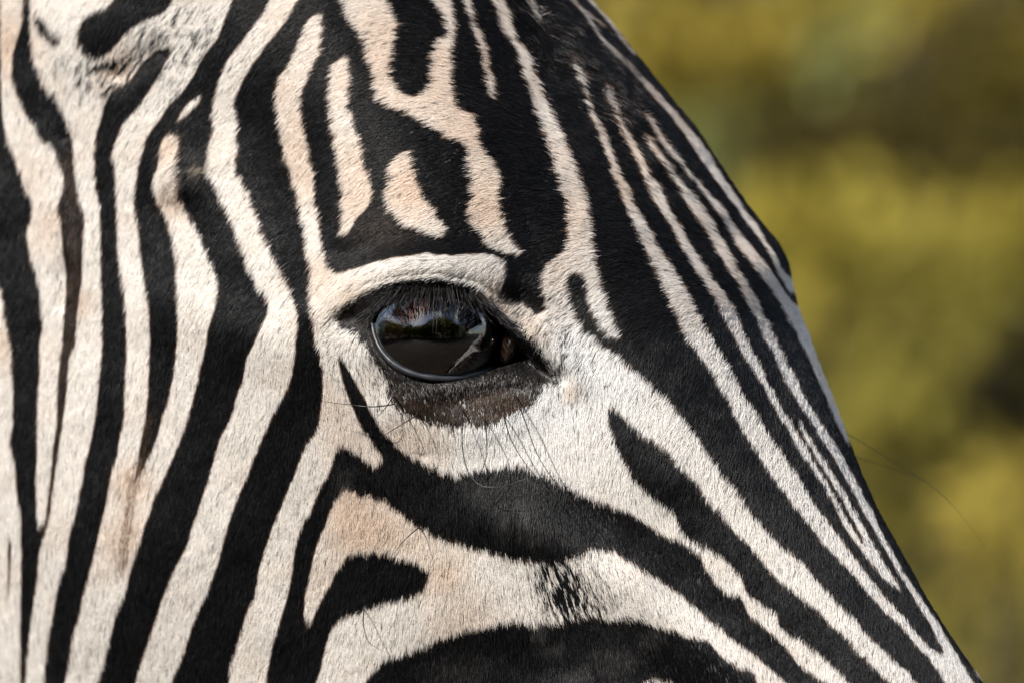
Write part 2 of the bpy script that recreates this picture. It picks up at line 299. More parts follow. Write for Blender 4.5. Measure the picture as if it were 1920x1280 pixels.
# smooth value noise on a lattice, used for colour and hair clumps
NOISE = rng.random((256, 256)).astype(np.float32)
def vnoise(x, y, s):
    x = x / s; y = y / s
    i = np.floor(x).astype(int); j = np.floor(y).astype(int)
    fx = x - i; fy = y - j
    fx = fx * fx * (3 - 2 * fx); fy = fy * fy * (3 - 2 * fy)
    a = NOISE[j % 256, i % 256]; b = NOISE[j % 256, (i + 1) % 256]
    c = NOISE[(j + 1) % 256, i % 256]; d = NOISE[(j + 1) % 256, (i + 1) % 256]
    return (a * (1 - fx) + b * fx) * (1 - fy) + (c * (1 - fx) + d * fx) * fy

def poly_dist(px, py, pts):
    best = np.full(px.shape, 1e9)
    for (x0, y0), (x1, y1) in zip(pts[:-1], pts[1:]):
        dx, dy = x1 - x0, y1 - y0
        t = np.clip(((px - x0) * dx + (py - y0) * dy) / (dx * dx + dy * dy), 0, 1)
        best = np.minimum(best, np.hypot(px - x0 - t * dx, py - y0 - t * dy))
    return best


TAN = [(690,965,90,1.0),(780,1015,90,.55),(835,1085,60,.75),(860,1140,70,.55),(765,825,70,.7),(650,830,60,.5),(610,760,60,.4),(780,360,80,.7),(670,370,70,.7),(870,230,70,.6),(760,120,90,.5),(915,380,60,.7),(600,520,50,.6),(540,300,90,.4),(330,370,45,.9),(310,280,40,.8),(990,610,55,.7),(1040,520,50,.6),(1070,400,70,.5),(940,560,40,.9),(660,560,40,.5),(1070,738,20,.8),(1150,360,80,.5),(1200,240,90,.6),(1350,520,90,.5),(250,900,40,.9),(240,1000,50,.6),(150,560,30,.8),(20,80,60,.8),(10,640,40,.6),(60,330,70,.4),(90,420,50,.4),(220,130,40,.8),(900,120,50,.7),(1380,480,80,.6),(1250,450,70,.4),(1060,1120,40,.3),(600,1110,60,.4),(560,600,30,.3)]

def coat_colour(px, py, jitter=True):
    """per-hair colour (linear) from the pattern at a place on the coat"""
    n = len(px)
    m = sample(mask_s, px, py)
    r1 = rng.random(n)
    # scattered dark streaks in the pale band under the cheek, and ticking near the ear and eye
    w_str = np.exp(-(((px - 1065) + (py - 1110) * -0.35) / 50) ** 2 - ((py - 1108) / 66) ** 2)
    str_n = vnoise(px * 1.0 - py * 0.35, py * 0.3, 4.0)
    w_str = w_str * (0.35 + 1.0 * vnoise(px - py * 0.35 + 40, py * 0.45, 16.0))
    m = np.where(rng.random(n) < w_str * smooth(0.25, 0.55, str_n) * 1.5, 0.05, m)
    tick = 0.30 * np.exp(-((px - 210) / 70) ** 2 - ((py - 135) / 40) ** 2) + 0.14 * np.exp(-((px - 330) / 90) ** 2 - ((py - 90) / 70) ** 2) \
         + 0.12 * np.exp(-((px - 1020) / 80) ** 2 - ((py - 660) / 90) ** 2) + 0.07 * np.exp(-((px - 720) / 40) ** 2 - ((py - 720) / 50) ** 2) + 0.012
    fl = smooth(0.52, 0.78, vnoise(px * 1.0 + py * 0.45, py * 0.55, 5.0))
    m = np.where(r1 < tick * (0.35 + 4.5 * fl), m * 0.15, m)
    tan = np.zeros(n)
    for cx, cy, s, a in TAN:
        tan = np.maximum(tan, a * np.exp(-((px - cx) ** 2 + (py - cy) ** 2) / (2 * (s * 0.75) ** 2)))
    nz = vnoise(px + 77, py + 13, 60.0)
    fore = 0.27 * smooth(520, 250, py) * smooth(430, 560, px)
    tan = np.clip(tan * 0.85 + fore + (nz - 0.5) * 0.35, 0, 1)
    white = np.array([0.885, 0.852, 0.81]); cream = np.array([0.76, 0.585, 0.44])
    brown = np.array([0.16, 0.075, 0.032]); black = np.array([0.0062, 0.0060, 0.0066])
    cool = np.exp(-((px - 1010) / 230) ** 2 - ((py - 740) / 150) ** 2)
    W = white + (cream - white) * (tan * 0.75 * (1 - 0.5 * cool))[:, None]
    W = W + (np.array([0.83, 0.84, 0.85]) - W) * (0.7 * cool * (1 - tan))[:, None]
    e = np.clip(m, 0, 1)[:, None]
    c = np.where(e < 0.4, black + (brown - black) * (np.clip(e - 0.12, 0, 1) / 0.28) ** 1.5 * 0.75,
                 brown + (W - brown) * np.clip((e - 0.4) / 0.38, 0, 1) ** 0.8)
    c = np.where(e <= 0.12, black, c)
    # rusty brown runs in the thin dark lines of the cheek
    bw = np.exp(-(poly_dist(px, py, [(128,300),(138,420),(140,560),(120,740),(95,930)]) / 15) ** 2) * (0.35 + vnoise(px, py * 0.3, 8.0))
    bw = np.maximum(bw, np.exp(-(poly_dist(px, py, [(276,780),(262,850),(250,900)]) / 14) ** 2))
    bw = np.maximum(bw, 0.5 * np.exp(-((px - 720) / 60) ** 2 - ((py - 430) / 35) ** 2))
    c = np.where((c.mean(1) < 0.05)[:, None], c + np.array([0.045, 0.026, 0.015]) * np.clip(bw, 0, 1)[:, None], c)
    run = np.exp(-(poly_dist(px, py, [(258,870),(246,940),(236,1010),(228,1060)]) / 9) ** 2)
    c = np.where((rng.random(n) < run * 0.55)[:, None], np.array([0.30, 0.19, 0.12]), c)
    pt = sample(patch_s, px, py)
    pt = pt * (0.58 + 0.75 * vnoise(px, py, 8.0))
    pb = np.array([0.017, 0.011, 0.0085]) + (np.array([0.13, 0.075, 0.04]) - np.array([0.030, 0.019, 0.013])) * ((smooth(820, 950, px) * 0.9 + 0.35) * rng.random(n) ** 2)[:, None]
    c = np.where((rng.random(n) < pt * 1.35)[:, None], pb, c)
    # grey fuzz between the lower lid and the brown patch
    band = sample(band_s, px, py)
    c = np.where((rng.random(n) < band * 1.2)[:, None], np.where((rng.random(n) < 0.36)[:, None], np.array([0.30, 0.275, 0.26]), np.array([0.022, 0.018, 0.016])) * (0.6 + 0.8 * rng.random(n))[:, None], c)
    # lighter grey places on the dark bands, and frizzled pale hairs on the crown
    grey_spots = np.zeros(n)
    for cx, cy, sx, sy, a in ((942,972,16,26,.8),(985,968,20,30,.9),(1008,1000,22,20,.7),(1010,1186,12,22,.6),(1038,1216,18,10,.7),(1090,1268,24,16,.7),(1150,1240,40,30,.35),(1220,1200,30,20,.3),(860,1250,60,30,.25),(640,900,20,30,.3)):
        grey_spots = np.maximum(grey_spots, a * np.exp(-((px - cx) / sx) ** 2 - ((py - cy) / sy) ** 2))
    grey_spots *= 0.35 + 1.0 * vnoise(px + 11, py + 5, 9.0)
    c = np.where((c.mean(1) < 0.05)[:, None], c + (np.array([0.085, 0.083, 0.082]) * grey_spots[:, None]), c)
    grey = 0.75 * np.exp(-(poly_dist(px, py, [(1040,-40),(1110,50),(1180,120)]) / 42) ** 2) + 0.4 * np.exp(-(poly_dist(px, py, [(1180,120),(1270,225)]) / 30) ** 2)
    c = np.where((c.mean(1) > 0.1)[:, None], c * (1 - np.clip(grey, 0, 1) * (0.45 + 0.5 * rng.random(n)))[:, None], c)
    knob = np.exp(-((px - 364) / 26) ** 2 - ((py - 318) / 9) ** 2)
    c = np.where((rng.random(n) < knob * 0.9)[:, None], np.array([0.26, 0.225, 0.17]) * (0.5 + 0.8 * rng.random(n))[:, None], c)
    frizz = np.exp(-(poly_dist(px, py, [(1000,-20),(1080,90),(1150,170)]) / 48) ** 2) * smooth(0.45, 0.7, vnoise(px + py * 0.4, py * 0.4, 11.0))
    c = np.where((rng.random(n) < frizz * 0.32)[:, None], np.array([0.22, 0.175, 0.155]) * (0.3 + rng.random(n))[:, None], c)
    dk = sample(dark_s, px, py)
    c = np.where((rng.random(n) < dk * 1.15)[:, None], np.array([0.014, 0.011, 0.010]), c)
    if jitter:
        lum = c.mean(1)
        jw = np.where(lum > 0.3, 0.90 + 0.14 * rng.random(n), 0.7 + 0.6 * rng.random(n))
        jw = np.where((lum < 0.03) & (rng.random(n) < 0.16), 2.0 + 3.0 * rng.random(n), jw)      # random paler strands, highlights painted into the dark hair
        c = c * jw[:, None]
    return np.clip(c, 0.003, 0.95)

# ------------------------------------------------------------------ head shape
YAW, PITCH = R(40), R(55)
F = np.array([math.cos(YAW), -math.sin(YAW), 0.0])                       # forward, level
AX = F * math.cos(PITCH) + np.array([0, 0, -math.sin(PITCH)])              # down the nose
NR = np.array([-math.sin(YAW), -math.cos(YAW), 0.0])                      # out of the right cheek
DO = F * math.sin(PITCH) + np.array([0, 0, math.cos(PITCH)])               # out of the forehead
EYE = pix_to_world(815, 632, 0.0)
ORG = EYE - 0.085 * NR

KEYS = [
 (-30, [(0,-4),(.5,-4),(1,-4.5),(1.4,-6),(1.6,-8),(1.5,-10),(1.2,-12),(.6,-13),(0,-13.2)]),
 (-27, [(0,-1),(2,-1.2),(3.8,-2.2),(5,-4.2),(5.6,-7.5),(5.4,-11.5),(4.4,-15.5),(2.3,-18),(0,-18.6)]),
 (-22, [(0,1.2),(2.1,1.0),(4.2,0),(5.9,-2.4),(6.8,-6.5),(6.8,-12.5),(5.9,-18),(3.2,-21.5),(0,-22.4)]),
 (-16, [(0,3.4),(2.4,3.1),(4.7,2),(6.6,-.4),(7.5,-4.8),(7.6,-11.5),(6.8,-18.5),(4.0,-23.2),(0,-24.4)]),
 (-10, [(0,4.6),(2.8,4.3),(5.4,3.2),(7.4,.7),(8.1,-4.5),(8.1,-12),(7.3,-19.5),(4.4,-25),(0,-26.4)]),
 (-5,  [(0,5.1),(3.2,4.8),(6.2,3.7),(8.2,1.2),(8.6,-4),(8.2,-11),(7.5,-19.5),(4.8,-26),(0,-27.6)]),
 (0,   [(0,5.2),(3.4,4.9),(6.7,3.6),(8.7,1.0),(8.7,-3.5),(8.0,-10),(7.2,-18.5),(4.7,-25.5),(0,-27.2)]),
 (5,   [(0,5.1),(3.0,4.7),(5.8,3.3),(7.7,.5),(7.9,-3.6),(7.2,-9.5),(6.4,-17),(4.2,-23),(0,-24.6)]),
 (10,  [(0,4.9),(2.5,4.5),(4.7,3.0),(6.4,.2),(6.9,-3.4),(6.3,-8.2),(5.5,-14),(3.6,-19),(0,-20.4)]),
 (17,  [(0,4.8),(2.1,4.4),(3.8,2.8),(5.1,.1),(5.5,-3.2),(5.1,-6.8),(4.4,-10.8),(2.9,-14),(0,-15)]),
 (25,  [(0,4.0),(1.9,3.6),(3.5,2.2),(4.6,-.4),(5,-3.2),(4.9,-6.3),(4.2,-9.2),(2.7,-11.4),(0,-12)]),
 (31,  [(0,2.6),(1.9,2.2),(3.8,.7),(5,-1.6),(5.3,-4.2),(5,-7),(4.1,-9.2),(2.5,-10.8),(0,-11.3)]),
 (35,  [(0,0),(1.5,-.3),(3,-1.3),(4,-2.9),(4.2,-4.8),(3.9,-7),(3.2,-8.6),(1.9,-9.8),(0,-10.2)]),
 (37,  [(0,-4.5),(.3,-4.5),(.6,-4.7),(.8,-5),(.9,-5.5),(.8,-6),(.6,-6.4),(.3,-6.7),(0,-6.8)]),
]
KT = np.array([k[0] for k in KEYS]) / 100.0
KP = np.array([k[1] for k in KEYS]) / 100.0

def hermite(xk, yk, x):
    m = np.gradient(yk, xk, axis=0)
    i = np.clip(np.searchsorted(xk, x) - 1, 0, len(xk) - 2)
    h = xk[i + 1] - xk[i]
    s = (x - xk[i]) / h
    sh = (slice(None),) + (None,) * (yk.ndim - 1)
    s = s[sh]; h = h[sh]
    return (2*s**3-3*s**2+1)*yk[i] + (s**3-2*s**2+s)*h*m[i] + (-2*s**3+3*s**2)*yk[i+1] + (s**3-s**2)*h*m[i+1]

def dense(lo, hi, base, spots):
    xs = [lo]
    while xs[-1] < hi:
        st = base
        for c, w, f in spots: st = min(st, base + (f - base) * math.exp(-((xs[-1] - c) / w) ** 2))
        xs.append(xs[-1] + st)
    return np.array(xs) * (hi - lo) / (xs[-1] - lo) + lo * (1 - (hi - lo) / (xs[-1] - lo))

T = dense(-0.30, 0.37, 0.0016, [(0.0, 0.05, 0.0007)])
Q = dense(0.0, 1.0, 0.0045, [(0.36, 0.10, 0.0019)])
nT, nQ = len(T), len(Q)
ctrl = hermite(KT, KP, T)                                  # nT, 9, 2
chord = np.array([0, .105, .215, .345, .475, .62, .775, .9, 1.0])
flipu = np.array([-1.0, 1.0])                                  # carry the section round the midline so that it is smooth there
chord = np.r_[-chord[2], -chord[1], chord, 2 - chord[-2], 2 - chord[-3]]
ctrl = np.concatenate([ctrl[:, 2:3] * flipu, ctrl[:, 1:2] * flipu, ctrl, ctrl[:, -2:-1] * flipu, ctrl[:, -3:-2] * flipu], 1)
half = np.stack([hermite(chord, ctrl[k], Q) for k in range(nT)])   # nT, nQ, 2
half[..., 0] = np.maximum(half[..., 0], 0)
QL = Q[::3]
left = np.stack([np.interp(QL, Q, half[k, :, 0]) for k in range(nT)]), np.stack([np.interp(QL, Q, half[k, :, 1]) for k in range(nT)])
U = np.concatenate([half[..., 0], -left[0][:, ::-1][:, 1:-1]], 1)
V = np.concatenate([half[..., 1], left[1][:, ::-1][:, 1:-1]], 1)
nV = U.shape[1]
head = ORG + U[..., None] * NR + V[..., None] * DO + T[:, None, None] * AX
headU = U

# pull the far outline onto the outline in the photograph
CONT = np.array([(960,-200),(1040,-80),(1100,0),(1140,46),(1185,102),(1225,152),(1262,198),(1295,236),(1335,298),(1385,372),(1430,428),(1462,470),(1476,510),(1484,552),(1500,602),(1516,645),(1550,735),(1580,812),(1605,878),(1640,958),(1685,1038),(1730,1118),(1778,1194),(1838,1278),(1900,1362),(1990,1480)], float)
ai = np.array([0.473, 0.881]); bi = np.array([0.881, -0.473])       # in pixels (y down): along and across
cs, cb = CONT @ ai, CONT @ bi
order = np.argsort(cs); cs, cb = cs[order], cb[order]
bins = np.arange(cs.min(), cs.max(), 12.0)
for it in range(3):
    px, py = project(head)
    s = px * ai[0] + py * ai[1]; b = px * bi[0] + py * bi[1]
    idx = np.clip(((s - bins[0]) / 12).astype(int), 0, len(bins) - 1)
    ok = (s > bins[0]) & (s < bins[-1] + 12)
    mb = np.full(len(bins), -1e9); np.maximum.at(mb, idx[ok], b[ok])
    g = np.interp(bins + 6, cs, cb) - mb
    k = np.exp(-0.5 * (np.arange(-6, 7) / 2.0) ** 2); k /= k.sum()
    g = np.convolve(np.pad(g, 6, mode='edge'), k, 'valid')
    if it == 0: print('contour gap px', np.round(g[::8]).astype(int).tolist())
    gg = np.interp(s, bins + 6, g)
    fall = np.clip(1 - (bins[0] - s) / 300, 0, 1) * np.clip(1 - (s - bins[-1]) / 300, 0, 1)
    w = (1 - smooth(-0.03, 0.05, headU)) * fall
    d = (head[..., 1] - CAM[1]) / DIST * PX
    head[..., 0] += gg * w * bi[0] * d
    head[..., 2] += -gg * w * bi[1] * d

# relief, as distances towards the viewer's side of the cheek, placed along lines seen in the photograph
px, py = project(head)
near = smooth(-0.005, 0.03, headU)
relief = np.zeros_like(px)
r_eye = np.hypot((px - 815) / 1.25, py - 632)
tilt = np.exp(-(r_eye / 190) ** 2)
relief += -(px - 815) * PX * 0.62 * tilt * 1.0                     # the orbit faces the viewer
def ridge(pts, sig, amp):
    global relief
    relief += amp * np.exp(-(poly_dist(px, py, pts) / sig) ** 2)
ridge([(600,585),(650,545),(710,517),(770,503),(840,500),(890,505),(925,520)], 34, 0.0048 - 0.0030 * smooth(780, 930, px))
ridge([(690,532),(750,516),(820,510),(890,520),(930,545)], 5, -0.0006)
ridge([(640,556),(700,524),(760,511),(830,507)], 4, -0.0004)
ridge([(700,514),(760,500),(830,497),(900,503)], 70, 0.004)
ridge([(640,470),(740,452),(860,450),(930,470)], 20, -0.0015)
ridge([(700,660),(740,702),(800,724),(860,724),(930,708),(985,700)], 20, 0.0022)
ridge([(740,770),(850,800),(950,785)], 45, 0.0022)
ridge([(960,655),(1000,690),(1045,716)], 16, -0.0045)
ridge([(965,560),(1000,590)], 26, -0.003)
ridge([(1010,620),(1050,680),(1080,720)], 32, 0.003)
ridge([(640,600),(668,598)], 20, -0.003)
ridge([(930,960),(1040,1010),(1180,1110),(1320,1230),(1500,1400)], 60, 0.005)
ridge([(600,640),(480,640),(380,600),(300,560)], 70, 0.004)
ridge([(520,350),(470,250)], 100, -0.006)
ridge([(335,325),(352,335)], 30, 0.0018)
ridge([(360,400),(385,430)], 50, -0.0015)
ridge([(150,60),(230,20),(300,-60)], 105, 0.007)
ridge([(230,140),(300,90)], 22, -0.003)
ridge([(60,150),(90,300),(120,450)], 45, 0.003)
ridge([(135,250),(138,380),(120,560)], 18, -0.002)
ridge([(250,800),(300,1000)], 160, 0.004)
ridge([(840,1260),(1020,1230)], 70, -0.003)
relief += (vnoise(px, py, 90.0) - 0.5) * 0.0014 + (vnoise(px + 500, py, 34.0) - 0.5) * 0.0004
relief = relief * near
hole = sample(opening_s, px, py) * near
relief -= hole * 0.026
ray = head - CAM
rl = np.linalg.norm(ray, axis=2)
head = CAM + ray * (1 - relief / rl)[..., None]

HV = head.reshape(-1, 3)
HF = grid_faces(nT, nV, wrap_v=True)
n_head = len(HV)
# cap ends
capA = head[0].mean(0); capB = head[-1].mean(0)

def face_normals(Vt, Fc):
    a = Vt[Fc[:, 2]] - Vt[Fc[:, 0]]; b = Vt[Fc[:, 3]] - Vt[Fc[:, 1]]
    n = np.cross(a, b)
    ar = np.linalg.norm(n, axis=1)
    return n / np.maximum(ar, 1e-12)[:, None], ar * 0.5

FN, FA = face_normals(HV, HF)
ctr = HV.mean(0)
if np.mean(np.sum(FN * (HV[HF].mean(1) - ctr), 1)) < 0:
    HF = HF[:, ::-1].copy(); FN = -FN
VN = np.zeros_like(HV)
for k in range(4): np.add.at(VN, HF[:, k], FN * FA[:, None])
VN /= np.maximum(np.linalg.norm(VN, axis=1), 1e-12)[:, None]

# ------------------------------------------------------------------ neck, trunk, legs (beyond the frame, so that the head belongs to an animal)
HB = -F                                                         # level, towards the tail
UP = np.array([0, 0, 1.0])
def tube(path, ns, phase=0.0, side=NR):
    """path rows: h, z, half width, half height (level h along the spine from ORG, z world)"""
    path = np.asarray(path, float)
    t = np.linspace(0, 1, len(path))
    tt = np.linspace(0, 1, ns)
    P = np.stack([hermite(t, path[:, k], tt) for k in range(4)], 1)
    dirs = np.gradient(P[:, :2], axis=0)
    dirs /= np.linalg.norm(dirs, axis=1)[:, None]
    th = np.linspace(0, 2 * math.pi, 64, endpoint=False)
    out = []
    for (h, z, w, hh), (dh, dz) in zip(P, dirs):
        c = ORG * np.array([1, 1, 0]) + HB * h + UP * z
        nup = UP * dh - HB * dz
        if nup[2] < 0: nup = -nup
        out.append(c + np.outer(np.cos(th) * np.maximum(w, .002), side) + np.outer(np.sin(th) * np.maximum(hh, .002), nup))
    return np.array(out)

neck = tube([(0.06,1.50,.03,.06),(0.14,1.475,.055,.10),(0.24,1.45,.068,.125),(0.38,1.38,.085,.16),(0.55,1.26,.11,.21),(0.75,1.10,.18,.27),(1.0,1.0,.25,.30),(1.3,.97,.27,.31),(1.55,1.0,.26,.29),(1.75,1.05,.20,.22),(1.86,1.06,.05,.06)], 150)
parts_V = [HV, neck.reshape(-1, 3)]
parts_F = [HF, grid_faces(150, 64, wrap_v=True, flip=True) + n_head]
off = n_head + 150 * 64
def leg(h, side, hind):
    global off
    zs = [1.0, .82, .66, .52, .44, .36, .22, .14, .09, .05]
    ws = [.085, .08, .062, .046, .042, .034, .027, .032, .03, .034] if not hind else [.11, .10, .075, .052, .05, .038, .028, .032, .03, .034]
    fw = [0, 0, .01, .015, .02, .01, .005, .01, -.02, -.04] if not hind else [0, -.04, -.06, .02, .06, .05, .04, .045, .015, -.005]
    rows = []
    th = np.linspace(0, 2 * math.pi, 20, endpoint=False)
    for z, w, f in zip(zs, ws, fw):
        c = ORG * np.array([1, 1, 0]) + HB * (h + f) + NR * side * .14 + UP * z
        rows.append(c + np.outer(np.cos(th) * w, NR) + np.outer(np.sin(th) * w * 1.25, HB))
    parts_V.append(np.array(rows).reshape(-1, 3))
    parts_F.append(grid_faces(len(zs), 20, wrap_v=True) + off)
    off += len(zs) * 20
    return c
feet = [leg(h, s, hd) for h, hd in ((0.82, False), (1.62, True)) for s in (1, -1)]

BV = np.vstack(parts_V); BF = np.vstack(parts_F)

# coat attribute: photograph's pattern where it is seen, plausible stripes elsewhere
def stripes_elsewhere(P):
    rel = P - ORG
    h = rel @ HB; z = P[:, 2]
    ph = h * 2 * math.pi / 0.085 + 2.2 * np.sin(z * 3.0 + h * 2) + (z - 1.3) * 6 + 0.8 * vnoise(P[:, 0] * 100 + 50, P[:, 2] * 100, 9.0)
    leg_ph = z * 2 * math.pi / 0.07
    lg = smooth(0.85, 0.65, z)
    return smooth(-0.15, 0.25, np.sin(ph) * (1 - lg) + np.sin(leg_ph) * lg)

def head_elsewhere(P):
    """bands of the muzzle and of the back of the head, outside the pattern that was read off"""
    rel = P - ORG
    t, u, v = rel @ AX, np.abs(rel @ NR), rel @ DO
    phi = np.arctan2(u, v + 0.05)
    wob = vnoise(t * 300 + 40, phi * 40, 9.0)
    lon = smooth(-0.1, 0.3, np.sin(phi * 15.0 + t * 9 + wob * 1.6))
    band = smooth(-0.1, 0.3, np.sin((h_ := rel @ HB) * 2 * math.pi / 0.07 + 2.0 * wob))
    w = np.where(t > 0.03, lon, band)
    muz = smooth(0.215, 0.27, t + 0.015 * (wob - 0.5))
    w = w * (1 - muz)
    return np.array([0.0075, 0.007, 0.007]) + w[:, None] * (np.array([0.85, 0.81, 0.76]) - 0.0075) + muz[:, None] * np.array([0.012, 0.009, 0.008])

def read_off(x, y):
    """1 where the photograph shows the coat (with a margin), 0 elsewhere, ragged between"""
    m = 60 * (vnoise(x, y, 40.0) - 0.5)
    return (x > -110 + m) & (x < 2060 + m) & (y > -110 + m) & (y < 1400 + m)

bpx, bpy_ = project(BV)
Uall = np.concatenate([headU.ravel(), np.ones(len(BV) - n_head)])
mir = BV - ORG
mir = BV - 2 * np.minimum(mir @ NR, 0)[:, None] * NR               # the hidden side mirrors the near side
mpx, mpy = project(mir)
bodyN = np.zeros((len(BV), 3)); bodyN[:n_head] = VN
facing = np.ones(len(BV)); view = CAM - HV; view /= np.linalg.norm(view, axis=1)[:, None]
facing[:n_head] = np.sum(VN * view, 1)
use_m = (facing < -0.02)
ppx = np.where(use_m, mpx, bpx); ppy = np.where(use_m, mpy, bpy_)
inside = read_off(ppx, ppy)
se = stripes_elsewhere(BV)
vc = np.empty((len(BV), 4)); vc[:, 3] = 1
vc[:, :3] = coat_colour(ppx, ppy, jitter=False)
alt = np.array([0.012, 0.011, 0.011]) + se[:, None] * (np.array([0.8, 0.75, 0.68]) - 0.012)
alt[:n_head] = head_elsewhere(HV)
vc[~inside, :3] = alt[~inside]
# under the hair the skin is darker than the coat it carries
vc_skin = vc.copy()
furred = np.zeros(len(BV), bool); furred[:n_head] = True
vc_skin[furred, :3] = vc[furred, :3] * 0.55 + 0.002

def skin_material():
    m, t, b = new_mat('zebra_skin')
    a = t.nodes.new('ShaderNodeAttribute'); a.attribute_name = 'coat'
    t.links.new(a.outputs['Color'], b.inputs['Base Color'])
    b.inputs['Roughness'].default_value = 0.55
    tcn = t.nodes.new('ShaderNodeTexCoord')
    n = t.nodes.new('ShaderNodeTexNoise'); n.inputs['Scale'].default_value = 900; n.inputs['Detail'].default_value = 3
    bp = t.nodes.new('ShaderNodeBump'); bp.inputs['Strength'].default_value = 0.25; bp.inputs['Distance'].default_value = 0.0006
    t.links.new(tcn.outputs['Object'], n.inputs['Vector']); t.links.new(n.outputs['Fac'], bp.inputs['Height']); t.links.new(bp.outputs['Normal'], b.inputs['Normal'])
    return m

base_pt = ORG * np.array([1, 1, 0]) + HB * 1.1
zebra = empty('zebra', base_pt)
tag(zebra, 'black and white striped zebra with dark brown eye, head turned towards the viewer', 'zebra')
ZI = -Vector(base_pt)
def to_zebra(o):
    o.parent = zebra
    o.matrix_parent_inverse = Matrix.Translation(ZI)
    return o
skin_mat = skin_material()
body = mesh_obj('body', BV, BF, skin_mat)
ca = body.data.color_attributes.new('coat', 'FLOAT_COLOR', 'POINT')
ca.data.foreach_set('color', vc_skin.ravel().astype(np.float32))
to_zebra(body)
tag(body, 'striped head and body with bold black and white bands')

hoof_mat = noise_mat('hoof_horn', (0.02, 0.018, 0.016), (0.06, 0.05, 0.04), 30, 0.5)
for c in feet:
    th = np.linspace(0, 2 * math.pi, 20, endpoint=False)
    vs = []
    for z, w in ((0.075, .032), (0.05, .037), (0.0, .05)):
        vs.append(np.array([c[0], c[1], z]) + np.outer(np.cos(th) * w, NR) + np.outer(np.sin(th) * w * 1.15, HB))
    fs = grid_faces(3, 20, wrap_v=True).tolist() + [list(range(40, 60))] + [list(range(0, 20))[::-1]]
    to_zebra(mesh_obj('hoof', np.vstack(vs), fs, hoof_mat))

# ------------------------------------------------------------------ hair
def hair_material(name, rough, spec, colour_attr='fur_colour'):
    m, t, b = new_mat(name)
    a = t.nodes.new('ShaderNodeAttribute'); a.attribute_name = colour_attr
    t.links.new(a.outputs['Color'], b.inputs['Base Color'])
    b.inputs['Roughness'].default_value = rough
    b.inputs['Specular IOR Level'].default_value = spec
    tl = t.nodes.new('ShaderNodeBsdfTranslucent'); mixn = t.nodes.new('ShaderNodeMixShader')
    mixn.inputs[0].default_value = 0.40
    t.links.new(a.outputs['Color'], tl.inputs['Color'])
    out = t.nodes['Material Output']
    t.links.new(b.outputs[0], mixn.inputs[1]); t.links.new(tl.outputs[0], mixn.inputs[2]); t.links.new(mixn.outputs[0], out.inputs[0])
    return m

fur_mat = hair_material('zebra_fur', 0.42, 0.42)

def make_hair(name, pts, rad, colr, mat, parent_fn, kind='stuff'):
    n, k, _ = pts.shape
    hc = bpy.data.hair_curves.new(name)
    hc.add_curves([k] * n)
    hc.attributes['position'].data.foreach_set('vector', pts.reshape(-1).astype(np.float32))
    ra = hc.attributes.get('radius') or hc.attributes.new('radius', 'FLOAT', 'POINT')
    ra.data.foreach_set('value', rad.reshape(-1).astype(np.float32))
    c4 = np.ones((n, 4), np.float32); c4[:, :3] = colr
    ca = hc.attributes.new('fur_colour', 'FLOAT_COLOR', 'CURVE')
    ca.data.foreach_set('color', c4.ravel())
    hc.materials.append(mat)
    o = link(bpy.data.objects.new(name, hc))
    parent_fn(o)
    if kind: o['kind'] = kind
    return o

